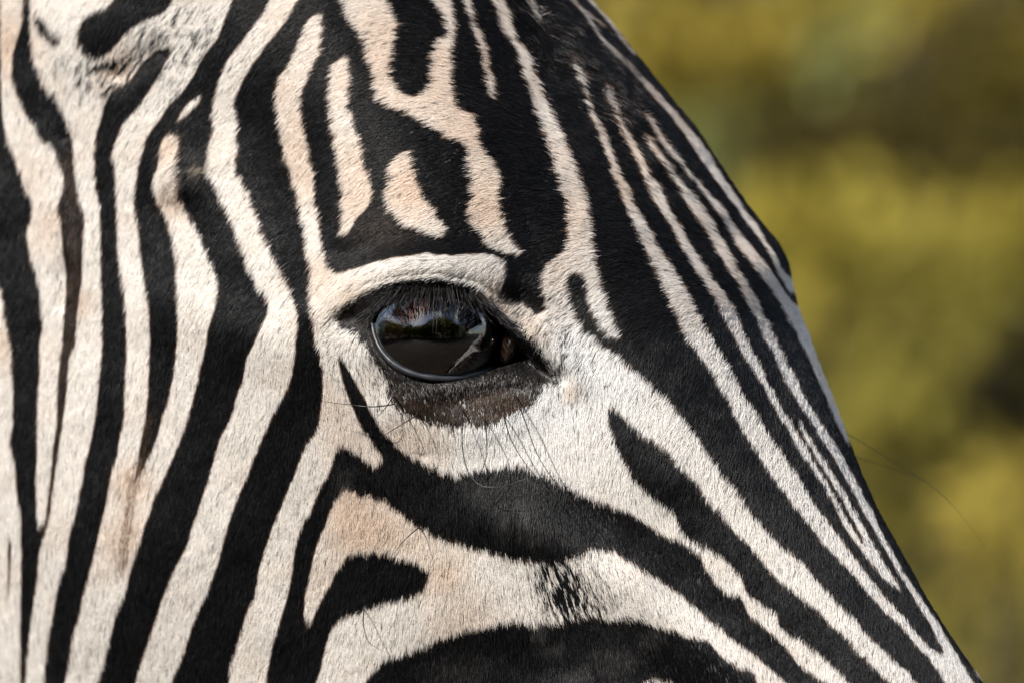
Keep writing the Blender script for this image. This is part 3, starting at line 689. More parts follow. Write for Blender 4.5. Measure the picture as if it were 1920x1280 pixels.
# direction the hair lies in, read off the photograph (x right, y down)
FLOW = np.array([
 (150,60,-.5,.85),(350,60,-.6,.8),(60,250,-.05,1),(120,450,-.08,1),(250,450,-.25,1),(300,290,-.5,.85),(340,330,-.5,.8),(440,120,-.65,.75),(430,420,-.5,.85),
 (560,160,-.85,.55),(640,60,-.85,.5),(740,80,-.9,.35),(820,60,-1,.0),(850,140,-1,-.05),(900,120,-1,.05),(760,240,-.9,.3),(640,260,-.85,.5),(560,380,-.8,.55),(680,360,-.8,.55),(780,380,-.85,.5),(860,320,-.95,.2),(930,360,-.8,.45),(940,440,-.7,.5),(700,460,-.8,.5),(850,460,-.85,.35),(980,300,-1,.1),(1000,180,-1,-.1),
 (680,530,-.85,.45),(800,505,-.9,.35),(900,510,-.6,.5),(600,560,-.75,.6),(610,640,-.6,.75),(500,560,-.6,.8),(500,760,-.4,.9),(420,900,-.3,1),(300,700,-.2,1),(150,800,-.12,1),(60,1000,-.05,1),(200,1100,-.2,1),(400,1150,-.3,1),(30,1200,.1,1),
 (660,690,.25,.95),(720,730,.3,.95),(800,770,.25,.95),(900,760,.1,1),(980,740,-.2,.95),(640,780,-.1,1),(620,900,-.25,.95),(560,1000,-.3,.95),(650,1000,-.3,.95),(700,1060,-.35,.9),(760,850,.2,1),(850,860,.15,1),(600,1200,-.35,.9),(700,1200,-.3,.95),
 (960,880,.1,1),(940,960,0,1),(850,1100,-.2,1),(950,1100,.1,1),(1060,1100,.3,.95),(1150,1080,.35,.95),(900,1230,-.1,1),(1100,1230,.2,1),
 (1050,450,.85,-.2),(1080,380,.9,.15),(1060,560,.7,-.5),(1100,620,.6,-.75),(1150,480,.95,-.15),(1200,560,.85,-.45),(1130,320,.9,.3),(1100,250,.8,.5),(1060,180,.8,.4),(1200,420,.95,.05),(1260,500,.9,-.2),
 (1230,350,.7,.65),(1300,440,.85,.25),(1380,520,.9,-.05),(1160,180,.6,.8),(1120,100,.5,.85),(1250,260,.7,.6),(1300,330,.8,.5),(1200,120,.6,.7),(1400,440,.8,.4),(1450,540,.8,0),
 (1060,680,.3,-.95),(1100,760,.1,-1),(1040,800,-.1,-1),(1180,730,.3,-.95),(1250,820,.35,-.92),(1180,880,.1,-1),(1300,720,.4,-.9),(1330,640,.55,-.8),(1400,700,.5,-.85),(1300,950,.2,-1),(1400,900,.3,-.95),(1500,850,.35,-.9),(1480,760,.45,-.85),(1550,900,.4,-.9),
 (1200,1000,-.25,-.97),(1320,1080,-.1,-1),(1250,1150,-.3,-.95),(1350,1220,-.25,-.97),(1450,1050,.05,-1),(1560,1060,.15,-1),(1650,1100,.2,-1),(1500,1200,-.05,-1),(1650,1220,.1,-1),(1780,1250,.2,-1)], float)
def flow(px, py):
    a = np.arctan2(FLOW[:, 3], FLOW[:, 2]) * 2              # orientation first, sign separately
    num = np.zeros((len(px), 2)); den = np.zeros(len(px)); sg = np.zeros((len(px), 2))
    for (fx, fy, dx, dy), aa in zip(FLOW, a):
        w = 1.0 / ((px - fx) ** 2 + (py - fy) ** 2 + 400.0) ** 1.6
        num[:, 0] += w * math.cos(aa); num[:, 1] += w * math.sin(aa); den += w
        l = math.hypot(dx, dy); sg[:, 0] += w * dx / l; sg[:, 1] += w * dy / l
    ang = 0.5 * np.arctan2(num[:, 1], num[:, 0])
    d = np.stack([np.cos(ang), np.sin(ang)], 1)
    dot = np.sum(d * sg, 1) / den
    flip = (dot + 1.3 * (rng.random(len(px)) - 0.5)) < 0
    d[flip] *= -1
    return d

def sample_faces(weights, n):
    cum = np.cumsum(weights)
    f = np.searchsorted(cum, rng.random(n) * cum[-1])
    a, b = rng.random(n), rng.random(n)
    q = HV[HF[f]]
    P = (q[:, 0] * ((1 - a) * (1 - b))[:, None] + q[:, 1] * (a * (1 - b))[:, None] + q[:, 2] * (a * b)[:, None] + q[:, 3] * ((1 - a) * b)[:, None])
    vn = VN[HF[f]]
    N = (vn[:, 0] * ((1 - a) * (1 - b))[:, None] + vn[:, 1] * (a * (1 - b))[:, None] + vn[:, 2] * (a * b)[:, None] + vn[:, 3] * ((1 - a) * b)[:, None])
    N /= np.linalg.norm(N, axis=1)[:, None]
    return f, P, N

fc = HV[HF].mean(1)
fpx, fpy = project(fc)
fview = CAM - fc; fview /= np.linalg.norm(fview, axis=1)[:, None]
ffac = np.sum(FN * fview, 1)
win = (fpx > -140) & (fpx < 2060) & (fpy > -140) & (fpy < 1420)
fopen = np.maximum(sample(opening_s, fpx, fpy), (sample(opening_w, fpx, fpy) > 0.30) * 1.0) * (headU.ravel()[HF[:, 0]] > 0)
seen = win & (ffac > -0.25)
wt = FA * seen * (fopen < 0.12)
# lighter cover on the lids and brown patch
thin = np.exp(-(np.hypot((fpx - 850) / 1.5, fpy - 640) / 120) ** 2) * (headU.ravel()[HF[:, 0]] > 0)
wt = wt * (1 + 1.2 * thin)

def grow(n, weights, far=False):
    f, P, N = sample_faces(weights, n)
    x, y = project(P)
    if far:
        m = P - 2 * np.minimum((P - ORG) @ NR, 0)[:, None] * NR
        x, y = project(m)
    d = flow(np.clip(x, -200, 2100), np.clip(y, -200, 1500))
    # clumps share a small turn of direction
    wild = np.exp(-(poly_dist(x, y, [(1000,-20),(1080,90),(1150,170),(1260,300)]) / 55) ** 2)
    wild = np.maximum(wild, np.exp(-(poly_dist(x, y, [(1120,20),(1190,105),(1290,230)]) / 22) ** 2))
    cl = (vnoise(x, y, 22.0) - 0.5) * (0.35 + 1.6 * wild) + (vnoise(x + 90, y + 40, 9.0) - 0.5) * (0.32 + 0.8 * wild) + rng.normal(0, 0.10, n) * (1 + 2 * wild)
    c, s = np.cos(cl), np.sin(cl)
    d = np.stack([d[:, 0] * c - d[:, 1] * s, d[:, 0] * s + d[:, 1] * c], 1)
    d3 = np.stack([d[:, 0], np.zeros(n), -d[:, 1]], 1)
    if far:
        d3 = d3 - 2 * (d3 @ NR)[:, None] * NR
    d3 -= np.sum(d3 * N, 1)[:, None] * N
    d3 /= np.maximum(np.linalg.norm(d3, axis=1), 0.15)[:, None]
    eye = np.exp(-(np.hypot((x - 850) / 1.35, y - 640) / 150) ** 2)
    L = 0.0036 * (1 - 0.5 * eye)
    L *= 1 + 0.5 * (1 - smooth(0, 420, x)) - 0.25 * smooth(900, 1300, y) * smooth(900, 1300, x)
    ridge_w = np.exp(-(poly_dist(x, y, [(1010,20),(1110,150),(1200,260),(1300,380)]) / 45) ** 2)
    tuft = np.exp(-(np.hypot(x - 335, y - 318) / 34) ** 2)
    L *= 1 + 1.1 * ridge_w + 1.2 * tuft
    L *= 0.72 + 0.5 * rng.random(n)
    dk = sample(dark_s, x, y) * (0 if far else 1)
    L *= 1 - 0.55 * dk
    if not far: L *= 1 - 0.45 * np.clip(sample(patch_s, x, y) + np.exp(-((y - 722) / 12) ** 2) * smooth(690, 720, x) * (1 - smooth(1020, 1060, x)), 0, 1)
    lift = 0.21 + 0.10 * rng.random(n) + 0.35 * ridge_w + 0.3 * tuft + 0.25 * eye + 0.1 * (vnoise(x, y + 300, 12.0) - 0.5)
    vw = CAM - P; vw /= np.linalg.norm(vw, axis=1)[:, None]
    lift = lift + 0.30 * (1 - smooth(0.0, 0.30, np.sum(vw * N, 1))) * rng.random(n)
    k = 4
    pts = np.empty((n, k, 3))
    jit = rng.normal(0, 0.05, (n, 3))
    for i, sv in enumerate(np.linspace(0, 1, k)):
        hgt = lift * L * (1 - (1 - sv) ** 2) * 0.62 - 0.00008
        pts[:, i] = P + N * hgt[:, None] + (d3 + jit * sv) * (L * sv)[:, None]
    w = (0.000064 + 0.000024 * rng.random(n)) * (1 - 0.2 * eye)
    rad = w[:, None] * np.array([1.0, 0.95, 0.75, 0.18])
    tx, ty = project(pts[:, 2])
    if not far: x, y = 0.35 * x + 0.65 * tx, 0.35 * y + 0.65 * ty      # the band edge as it shows, at mid-hair
    sh = (vnoise(x * 1.0, y * 1.0, 5.0) + vnoise(x + 31, y + 17, 11.0) - 1.0) * (6.5 - 3.0 * smooth(1000, 1300, x)) + rng.normal(0, 1.5, n)      # ragged band edges, pushed along the hair
    x, y = x + d[:, 0] * sh, y + d[:, 1] * sh
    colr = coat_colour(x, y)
    off_ = ~read_off(x, y)
    if off_.any(): colr[off_] = head_elsewhere(P[off_]) * (0.8 + 0.34 * rng.random(off_.sum()))[:, None]
    return pts, rad, colr

N_FUR = 800000
pts, rad, colr = grow(N_FUR, wt)
fur = make_hair('fur', pts, rad, colr, fur_mat, to_zebra)
wt_far = FA * (~seen) * (T[np.minimum(HF[:, 0] // nV, nT - 1)] > -0.2)
pts, rad, colr = grow(90000, wt_far, far=True)
rad *= 2.0
to_zebra_far = make_hair('fur', pts, rad, colr, fur_mat, to_zebra)

# ------------------------------------------------------------------ eye
bvh = BVHTree.FromPolygons([tuple(v) for v in HV], [tuple(f) for f in HF.tolist()])
def surf(px_, py_):
    tgt = pix_to_world(px_, py_, 0.5)
    d = Vector(tgt - CAM).normalized()
    loc, nrm, _, _ = bvh.ray_cast(Vector(CAM), d)
    if loc is None:
        return pix_to_world(px_, py_, 0.02), np.array([0, -1.0, 0])
    return np.array(loc), np.array(nrm)

rim = [surf(x, y)[0][1] for x, y in ((688,612),(720,552),(830,530),(915,552),(730,690),(845,722),(930,704),(955,610))]
print('rim depth', np.round(rim, 4).tolist())
y_rim = float(np.mean(rim))
ER = 0.0222
eye_c = pix_to_world(816, 626, y_rim + ER - 0.0068)
BALL_FLIP = True
def ball(name, c, r, mat, parent, nu=48, nv=64, bulge=None, half=False):
    th = np.linspace(0, math.pi * (0.5 if half else 1), nu)
    ph = np.linspace(0, 2 * math.pi, nv, endpoint=False)
    t, p = np.meshgrid(th, ph, indexing='ij')
    rr = np.full_like(t, r)
    if bulge is not None: rr = rr + bulge(t)
    v = np.stack([rr * np.sin(t) * np.cos(p), -rr * np.cos(t), rr * np.sin(t) * np.sin(p)], -1).reshape(-1, 3)
    o = mesh_obj(name, v, grid_faces(nu, nv, wrap_v=True, flip=BALL_FLIP), mat)
    o.matrix_world = Matrix.Translation(Vector(c))
    return o

def eyeball_material():
    m, t, b = new_mat('eyeball')
    N = t.nodes.new; L = t.links.new
    tcn = N('ShaderNodeTexCoord')
    sep = N('ShaderNodeSeparateXYZ'); L(tcn.outputs['Object'], sep.inputs[0])
    def math_(op, a, b_=None):
        n = N('ShaderNodeMath'); n.operation = op
        for i, v in enumerate((a, b_)):
            if v is None: continue
            if isinstance(v, (int, float)): n.inputs[i].default_value = v
            else: L(v, n.inputs[i])
        return n.outputs[0]
    def ell(cx, cz, rx, rz):
        a = math_('DIVIDE', math_('SUBTRACT', sep.outputs['X'], cx), rx)
        c = math_('DIVIDE', math_('SUBTRACT', sep.outputs['Z'], cz), rz)
        return math_('SQRT', math_('ADD', math_('POWER', math_('ABSOLUTE', a), 2.0), math_('POWER', math_('ABSOLUTE', c), 2.0)))
    nz = N('ShaderNodeTexNoise'); nz.inputs['Scale'].default_value = 320; nz.inputs['Detail'].default_value = 4
    mp = N('ShaderNodeMapping'); mp.inputs['Scale'].default_value = (0.35, 1, 1.6)
    L(tcn.outputs['Object'], mp.inputs[0]); L(mp.outputs[0], nz.inputs['Vector'])
    iris = N('ShaderNodeValToRGB')
    iris.color_ramp.elements[0].color = (0.05, 0.019, 0.013, 1); iris.color_ramp.elements[1].color = (0.20, 0.080, 0.050, 1)
    iris.color_ramp.elements[0].position = 0.35; iris.color_ramp.elements[1].position = 0.72
    L(nz.outputs['Fac'], iris.inputs['Fac'])
    def mixc(f, c0, c1):
        n = N('ShaderNodeMix'); n.data_type = 'RGBA'
        L(f, n.inputs[0])
        for i, v in ((6, c0), (7, c1)):
            if isinstance(v, tuple): n.inputs[i].default_value = v
            else: L(v, n.inputs[i])
        return n.outputs[2]
    def step(v, lo, hi):
        n = N('ShaderNodeMapRange'); n.interpolation_type = 'SMOOTHSTEP'
        n.inputs['From Min'].default_value = lo; n.inputs['From Max'].default_value = hi
        L(v, n.inputs['Value']); return n.outputs[0]
    pup = step(ell(0.0, 0.0, 0.0108, 0.0052), 0.85, 1.12)
    c = mixc(pup, (0.0015, 0.0014, 0.0015, 1), iris.outputs['Color'])
    e = ell(0.0, -0.0002, 0.0176, 0.0148)
    c = mixc(step(e, 0.90, 0.97), c, (0.12, 0.16, 0.20, 1))
    c = mixc(step(e, 0.99, 1.06), c, (0.009, 0.007, 0.007, 1))
    L(c, b.inputs['Base Color'])
    b.inputs['Roughness'].default_value = 0.45
    b.inputs['Specular IOR Level'].default_value = 0.0
    return m

def cornea_material():
    m = bpy.data.materials.new('cornea'); m.use_nodes = True
    t = m.node_tree; t.nodes.clear()
    o = t.nodes.new('ShaderNodeOutputMaterial'); mixn = t.nodes.new('ShaderNodeMixShader')
    tr = t.nodes.new('ShaderNodeBsdfTransparent'); gl = t.nodes.new('ShaderNodeBsdfGlossy'); fr = t.nodes.new('ShaderNodeFresnel')
    fr.inputs['IOR'].default_value = 2.45
    gl.inputs['Roughness'].default_value = 0.015
    t.links.new(fr.outputs[0], mixn.inputs[0]); t.links.new(tr.outputs[0], mixn.inputs[1]); t.links.new(gl.outputs[0], mixn.inputs[2])
    t.links.new(mixn.outputs[0], o.inputs[0])
    return m

eye = ball('eye', eye_c, ER, eyeball_material(), None)
to_zebra(eye)
cornea = ball('cornea', eye_c, ER + 0.0004, cornea_material(), None, bulge=lambda t: 0.0016 * np.exp(-(t / 0.55) ** 4), half=True)
cornea.parent = eye
cornea.matrix_parent_inverse = Matrix.Translation(-Vector(eye_c))
tag(eye, 'glossy dark brown eye reflecting sky and trees')
# the other eye, on the hidden side
ec2 = eye_c - 2 * ((eye_c - ORG) @ NR) * NR
eye_b = bpy.data.objects.new('eye', eye.data); link(eye_b); eye_b.matrix_world = Matrix.Translation(Vector(ec2) + Vector(NR) * 0.012); to_zebra(eye_b)

# moist rim of the lower lid, and the pink-brown corner of the eye
def tube_mesh(path, radii, sides=10):
    P = np.asarray(path, float); n = len(P)
    d = np.gradient(P, axis=0); d /= np.linalg.norm(d, axis=1)[:, None]
    ref = np.array([0, -1.0, 0.02])
    a = np.cross(d, ref); a /= np.linalg.norm(a, axis=1)[:, None]
    b = np.cross(d, a)
    th = np.linspace(0, 2 * math.pi, sides, endpoint=False)
    r = np.broadcast_to(np.asarray(radii, float), (n,))
    V = P[:, None] + r[:, None, None] * (np.cos(th)[None, :, None] * a[:, None] + np.sin(th)[None, :, None] * b[:, None])
    return V.reshape(-1, 3), grid_faces(n, sides, wrap_v=True)

def catmull(pts, n):
    p = np.asarray(pts, float)
    t = np.r_[0, np.cumsum(np.linalg.norm(np.diff(p, axis=0), axis=1))]
    return hermite(t, p, np.linspace(0, t[-1], n))

lid_m, lt, lb = new_mat('moist_lid')
lb.inputs['Base Color'].default_value = (0.026, 0.029, 0.036, 1)
lb.inputs['Roughness'].default_value = 0.4
def eye_front(px_, py_):
    """depth of the eyeball surface under a photo pixel"""
    p = pix_to_world(px_, py_, eye_c[1])
    r2 = (p[0] - eye_c[0]) ** 2 + (p[2] - eye_c[2]) ** 2
    return eye_c[1] - math.sqrt(max((ER + 0.0006) ** 2 - r2, 0.0))
low = catmull([(697,600),(703,632),(716,658),(738,681),(770,698),(808,707),(848,709),(890,702),(930,690),(965,681),(992,673)], 48)
P3 = np.array([pix_to_world(x, y, min(eye_front(x, y), y_rim + 0.012) - 0.0004) for x, y in low])
rr = 0.0010 * np.sin(np.linspace(0.25, math.pi - 0.2, 48)) ** 0.6 * (1 + 0.18 * np.sin(np.arange(48) * 0.9) * np.sin(np.arange(48) * 0.37))
V_, F_ = tube_mesh(P3, rr, 12)
to_zebra(mesh_obj('lower_eyelid', V_, F_, lid_m))
upp = catmull([(697,604),(703,586),(722,568),(756,554),(800,547),(845,547),(888,558),(920,581),(942,612),(962,645),(992,671)], 48)
P3 = np.array([pix_to_world(x, y, min(eye_front(x, y), y_rim + 0.010) - 0.0012) for x, y in upp])
upm, ut, ub = new_mat('lid_skin'); ub.inputs['Base Color'].default_value = (0.003, 0.0026, 0.0025, 1); ub.inputs['Roughness'].default_value = 0.8; ub.inputs['Specular IOR Level'].default_value = 0.15
V_, F_ = tube_mesh(P3, 0.0009 * np.sin(np.linspace(0.3, math.pi - 0.25, 48)) ** 0.5, 12)
to_zebra(mesh_obj('upper_eyelid', V_, F_, upm))

# third eyelid, wet and brown, in the inner corner
te_m, tt_, tb_ = new_mat('third_eyelid')
tb_.inputs['Base Color'].default_value = (0.030, 0.017, 0.012, 1); tb_.inputs['Roughness'].default_value = 0.18
th_ = np.linspace(0, math.pi, 18); ph_ = np.linspace(0, 2 * math.pi, 28, endpoint=False)
tt2, pp2 = np.meshgrid(th_, ph_, indexing='ij')
tc_ = pix_to_world(957, 648, y_rim + 0.0075)
loc3 = np.stack([0.0030 * np.sin(tt2) * np.cos(pp2), 0.0050 * np.sin(tt2) * np.sin(pp2), 0.0062 * np.cos(tt2)], -1).reshape(-1, 3)
ca_, sa_ = math.cos(R(22)), math.sin(R(22))
loc3 = np.stack([loc3[:, 0] * ca_ - loc3[:, 2] * -sa_, loc3[:, 1], loc3[:, 0] * -sa_ + loc3[:, 2] * ca_], 1) @ np.diag([1, 1, 1])
to_zebra(mesh_obj('third_eyelid', tc_ + loc3 * np.array([1, 1, 1]), grid_faces(18, 28, wrap_v=True), te_m))

# eyelashes
lash_pts, lash_col = [], []
LN = 300
for i in range(LN):
    f = rng.random()
    k = f * 34
    x, y = upp[int(3 + f * 34)]
    x += rng.normal(0, 2.0); y += rng.normal(0, 3.0) - (5 if i % 2 else 13)
    mid = (f - 0.48) * 2
    dx = mid * (0.9 if mid < 0 else 0.85) + rng.normal(0, 0.10)
    ln = (46 - 2 * abs(mid) + rng.normal(0, 11)) * (1.0 if rng.random() < 0.84 else 1.8)
    if i % 2: ln *= 0.72
    root = pix_to_world(x, y, y_rim - 0.001)
    out = 0.010 + 0.004 * rng.random()
    row = []
    for s in np.linspace(0, 1, 6):
        xx = x + dx * ln * s * (0.75 + 0.35 * s)
        yy = y + ln * s * (0.90 - 0.28 * abs(mid))
        depth = root[1] - out * math.sin(min(s * 1.5, 1.2))
        row.append(pix_to_world(xx, yy, depth))
    lash_pts.append(row)
    g = 0.010 + 0.07 * rng.random() ** 3
    lash_col.append((g, g * 0.9, g * 0.88))
lash_pts = np.array(lash_pts)
lash_rad = (0.00011 + 0.00004 * rng.random(LN))[:, None] * np.array([1.1, 1, .95, .8, .55, .15])
lash_mat = hair_material('eyelash_hair', 0.35, 0.6)
make_hair('eyelashes', lash_pts, lash_rad, np.array(lash_col), lash_mat, to_zebra)

# long feeler hairs
wh_mat, wt_, wb = new_mat('feeler_hair')
wb.inputs['Base Color'].default_value = (0.012, 0.010, 0.010, 1); wb.inputs['Roughness'].default_value = 0.35
WHISK = [
 [(742,757),(700,762),(655,758),(603,752)], [(738,742),(722,765),(704,785)], [(785,776),(752,796),(712,820)],
 [(868,765),(866,812),(869,852),(880,888),(900,909),(935,912),(985,897)],
 [(908,784),(913,825),(911,858),(895,898),(858,936)], [(944,776),(956,818),(976,855),(1005,893),(1046,938)],
 [(964,735),(985,790),(1008,852),(1040,902),(1090,958),(1142,1000)], [(787,987),(760,1010),(735,1041)], [(682,1140),(682,1175),(694,1206),(714,1218)],
]
for w in WHISK:
    c2 = catmull(w, 22)
    p0, n0 = surf(*w[0])
    P3 = []
    for i, (x, y) in enumerate(c2):
        s = i / 21
        ps, _ = surf(x, y)
        P3.append(pix_to_world(x, y, min(ps[1], p0[1] + 0.02) - 0.0028 - 0.012 * math.sin(math.pi * min(s, 0.75) * 0.9)))
    P3[0] = p0 + np.array([0, 0.001, 0])
    V_, F_ = tube_mesh(np.array(P3), np.linspace(0.00023, 0.00006, 22), 6)
    to_zebra(mesh_obj('feeler', V_, F_, wh_mat))
for w, yd in (([(1578,806),(1680,868),(1765,925),(1848,1024)], 0.10), ([(1585,850),(1680,880),(1750,905)], 0.11)):
    c2 = catmull(w, 20)
    V_, F_ = tube_mesh(np.array([pix_to_world(x, y, yd) for x, y in c2]), np.linspace(0.00012, 0.00004, 20), 6)
    to_zebra(mesh_obj('feeler', V_, F_, wh_mat))

# ------------------------------------------------------------------ ears, mane, tail
ear_mat = noise_mat('ear_fur', (0.05, 0.042, 0.038), (0.72, 0.66, 0.58), 26, 0.85)
def ear(side):
    ns, na = 40, 24
    vs = []
    base = ORG + NR * side * 0.060 + DO * -0.02 + AX * -0.205
    axis = (-AX * 0.75 + NR * side * 0.45 + UP * 0.35); axis /= np.linalg.norm(axis)
    openv = NR * side * 0.6 + F * 0.8; openv -= (openv @ axis) * axis; openv /= np.linalg.norm(openv)
    sidev = np.cross(axis, openv)
    for i in range(ns):
        s = i / (ns - 1)
        r = 0.036 * (1 - s) ** 0.55 * (0.75 + 0.9 * math.sin(math.pi * min(1, s * 1.15 + 0.12)) * 0.5) + 0.001
        gap = 0.25 + 0.85 * smooth(0.0, 0.35, np.array(s))
        for j in range(na):
            a = gap + (2 * math.pi - 2 * gap) * j / (na - 1)
            vs.append(base + axis * (0.165 * s) + (openv * math.cos(a) + sidev * math.sin(a)) * r)
    o = mesh_obj('ear', np.array(vs), grid_faces(ns, na), ear_mat)
    md = o.modifiers.new('thickness', 'SOLIDIFY'); md.thickness = 0.004
    to_zebra(o)
ear(1); ear(-1)

mp, mr, mc = [], [], []
for i in range(5000):
    f = rng.random()
    ii = int(8 + f * 60)
    ringc = neck[ii].mean(0)
    top = neck[ii][16]
    upd = top - ringc; upd /= np.linalg.norm(upd)
    p = top - upd * 0.01 + NR * rng.normal(0, 0.010)
    L_ = 0.075 + 0.03 * rng.random()
    d = upd + HB * 0.15 + rng.normal(0, 0.07, 3)
    mp.append([p + d * L_ * s for s in (0, .35, .7, 1.0)])
    st = 0.012 if math.sin(ii * 0.55) > 0 else 0.7
    mc.append((st, st * 0.94, st * 0.88))
mane = make_hair('mane', np.array(mp), np.full((5000, 1), 0.0004) * np.array([1, 1, .9, .3]), np.array(mc), fur_mat, to_zebra)
tail_path = [ORG * np.array([1, 1, 0]) + HB * h + UP * z for h, z in ((1.82, 1.15), (1.92, 1.08), (1.96, .9), (1.95, .7), (1.94, .5))]
V_, F_ = tube_mesh(catmull(tail_path, 24), np.linspace(.03, .008, 24) + 0.022 * np.exp(-((np.linspace(0, 1, 24) - .8) / .15) ** 2), 12)
to_zebra(mesh_obj('tail', V_, F_, noise_mat('tail_hair', (.012, .011, .011), (.6, .55, .5), 18, .8)))

# ------------------------------------------------------------------ ground
def ground_height(x, y):
    return 0.0 * x
g_n = 81
gx = np.linspace(-1, 1, g_n); gx = np.sign(gx) * np.abs(gx) ** 2.2 * 600
gxx, gyy = np.meshgrid(gx, gx, indexing='ij')
gz = np.where(np.hypot(gxx, gyy) > 25, (np.sin(gxx * 0.021) * np.cos(gyy * 0.017)) * 0.6, 0.0) - 0.003
gm = noise_mat('dry_grass_soil', (0.012, 0.008, 0.0045), (0.032, 0.022, 0.012), 1.3, 0.95, 0.4)
ground = mesh_obj('ground', np.stack([gxx, gyy, gz], -1).reshape(-1, 3), grid_faces(g_n, g_n, flip=True), gm)
tag(ground, kind='structure')

# ------------------------------------------------------------------ shrubs and trees
def leaf_mat(name, c0, c1, trans=0.35):
    m = bpy.data.materials.new(name); m.use_nodes = True
    t = m.node_tree; t.nodes.clear()
    N = t.nodes.new
    o = N('ShaderNodeOutputMaterial'); mixn = N('ShaderNodeMixShader'); df = N('ShaderNodeBsdfDiffuse'); tl = N('ShaderNodeBsdfTranslucent')
    a = N('ShaderNodeAttribute'); a.attribute_name = 'tint'
    r = N('ShaderNodeValToRGB'); r.color_ramp.elements[0].color = (*c0, 1); r.color_ramp.elements[1].color = (*c1, 1)
    t.links.new(a.outputs['Fac'], r.inputs['Fac'])
    t.links.new(r.outputs['Color'], df.inputs['Color']); t.links.new(r.outputs['Color'], tl.inputs['Color'])
    mixn.inputs[0].default_value = trans
    t.links.new(df.outputs[0], mixn.inputs[1]); t.links.new(tl.outputs[0], mixn.inputs[2]); t.links.new(mixn.outputs[0], o.inputs[0])
    return m
bark = noise_mat('bark', (0.016, 0.012, 0.008), (0.05, 0.038, 0.025), 14, 0.9, 0.6)

def leaves_mesh(name, centres, size, mat, parent, tint_noise=0.35):
    n = len(centres)
    c = np.asarray(centres)
    a = rng.normal(0, 1, (n, 3)); a /= np.linalg.norm(a, axis=1)[:, None]
    b = rng.normal(0, 1, (n, 3)); b -= np.sum(a * b, 1)[:, None] * a; b /= np.linalg.norm(b, axis=1)[:, None]
    nn = np.cross(a, b)
    l = size * (0.6 + 0.8 * rng.random(n))[:, None]; w = l * 0.42
    v = np.stack([c - a * l * .5, c + b * w * .5 + nn * l * .08, c + a * l * .5, c - b * w * .5 + nn * l * .08], 1).reshape(-1, 3)
    f = np.arange(4 * n).reshape(n, 4)
    o = mesh_obj(name, v, f, mat, parent, smooth_shade=False)
    cl = vnoise(c[:, 0] * 100 + c[:, 1] * 37, c[:, 2] * 100, 26.0)
    tv = np.clip(cl + (rng.random(n) - 0.5) * tint_noise, 0, 1)
    at = o.data.attributes.new('tint', 'FLOAT', 'POINT')
    at.data.foreach_set('value', np.repeat(tv, 4).astype(np.float32))
    return o

def plant(name, base, height, radius, n_clump, leaves_per, leaf, mat, label, category, group=None, low=0.25, stems=5, spots=(), spot_r=0.024, spot_n=60, squash=1.0, limbs=(), cs=0.20):
    """a shrub or tree: trunk and limbs, and a crown of leaf clumps; spots are clumps at given places (world)"""
    base = np.asarray(base, float)
    root = empty(name, base)
    tag(root, label, category, group)
    cen = []
    for _ in range(n_clump):
        while True:
            p = rng.uniform(-1, 1, 3)
            if 0.3 < np.linalg.norm(p) < 1: break
        z = height * (low + (1 - low) * (p[2] * 0.5 + 0.5))
        prof = 1.0 - 0.5 * abs(p[2]) ** 3
        cen.append((p[0] * radius * prof, p[1] * radius * prof * squash, z))
    cen = np.array(cen)
    L_ = np.repeat(cen, leaves_per, 0) + rng.normal(0, 1, (n_clump * leaves_per, 3)) * radius * cs * np.array([1, squash, .7])
    if len(spots):
        sp = np.asarray(spots, float) - base
        L_ = np.vstack([L_, np.repeat(sp, spot_n, 0) + rng.normal(0, spot_r, (len(sp) * spot_n, 3))])
        cen = np.vstack([cen, sp])
    L_[:, 2] = np.maximum(L_[:, 2], 0.03)
    leaves_mesh('crown', L_, leaf, mat, root)
    for k in range(stems):
        tip = cen[-1 - k] if k < len(spots) else cen[rng.integers(len(cen))]
        r0 = 0.016 * height * (1.6 if k == 0 else 0.6)
        mid = np.array([tip[0] * 0.3, tip[1] * 0.3, tip[2] * 0.5]) + rng.normal(0, 0.04 * radius, 3)
        path = catmull([(rng.normal(0, .03), rng.normal(0, .03), -0.05), mid, tip], 10)
        V_, F_ = tube_mesh(path, np.linspace(r0, r0 * 0.3, 10), 8)
        mesh_obj('trunk' if k == 0 else 'limb', V_, F_, bark, root)
    for pts_, r0, r1 in limbs:
        V_, F_ = tube_mesh(catmull(np.asarray(pts_) - base, 14), np.linspace(r0, r1, 14), 8)
        mesh_obj('limb', V_, F_, bark, root)
    return root

yellow = leaf_mat('leaf_yellow', (0.29, 0.235, 0.036), (0.52, 0.43, 0.09))
gold = leaf_mat('leaf_gold', (0.32, 0.245, 0.045), (0.54, 0.44, 0.10))
green = leaf_mat('leaf_green', (0.14, 0.185, 0.05), (0.33, 0.38, 0.12))
olive = leaf_mat('leaf_olive', (0.14, 0.12, 0.025), (0.34, 0.29, 0.06))
sage = leaf_mat('leaf_sage', (0.21, 0.24, 0.085), (0.36, 0.39, 0.16))
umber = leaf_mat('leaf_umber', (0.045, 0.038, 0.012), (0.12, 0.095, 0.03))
deep = leaf_mat('leaf_deep', (0.035, 0.033, 0.011), (0.11, 0.092, 0.024))

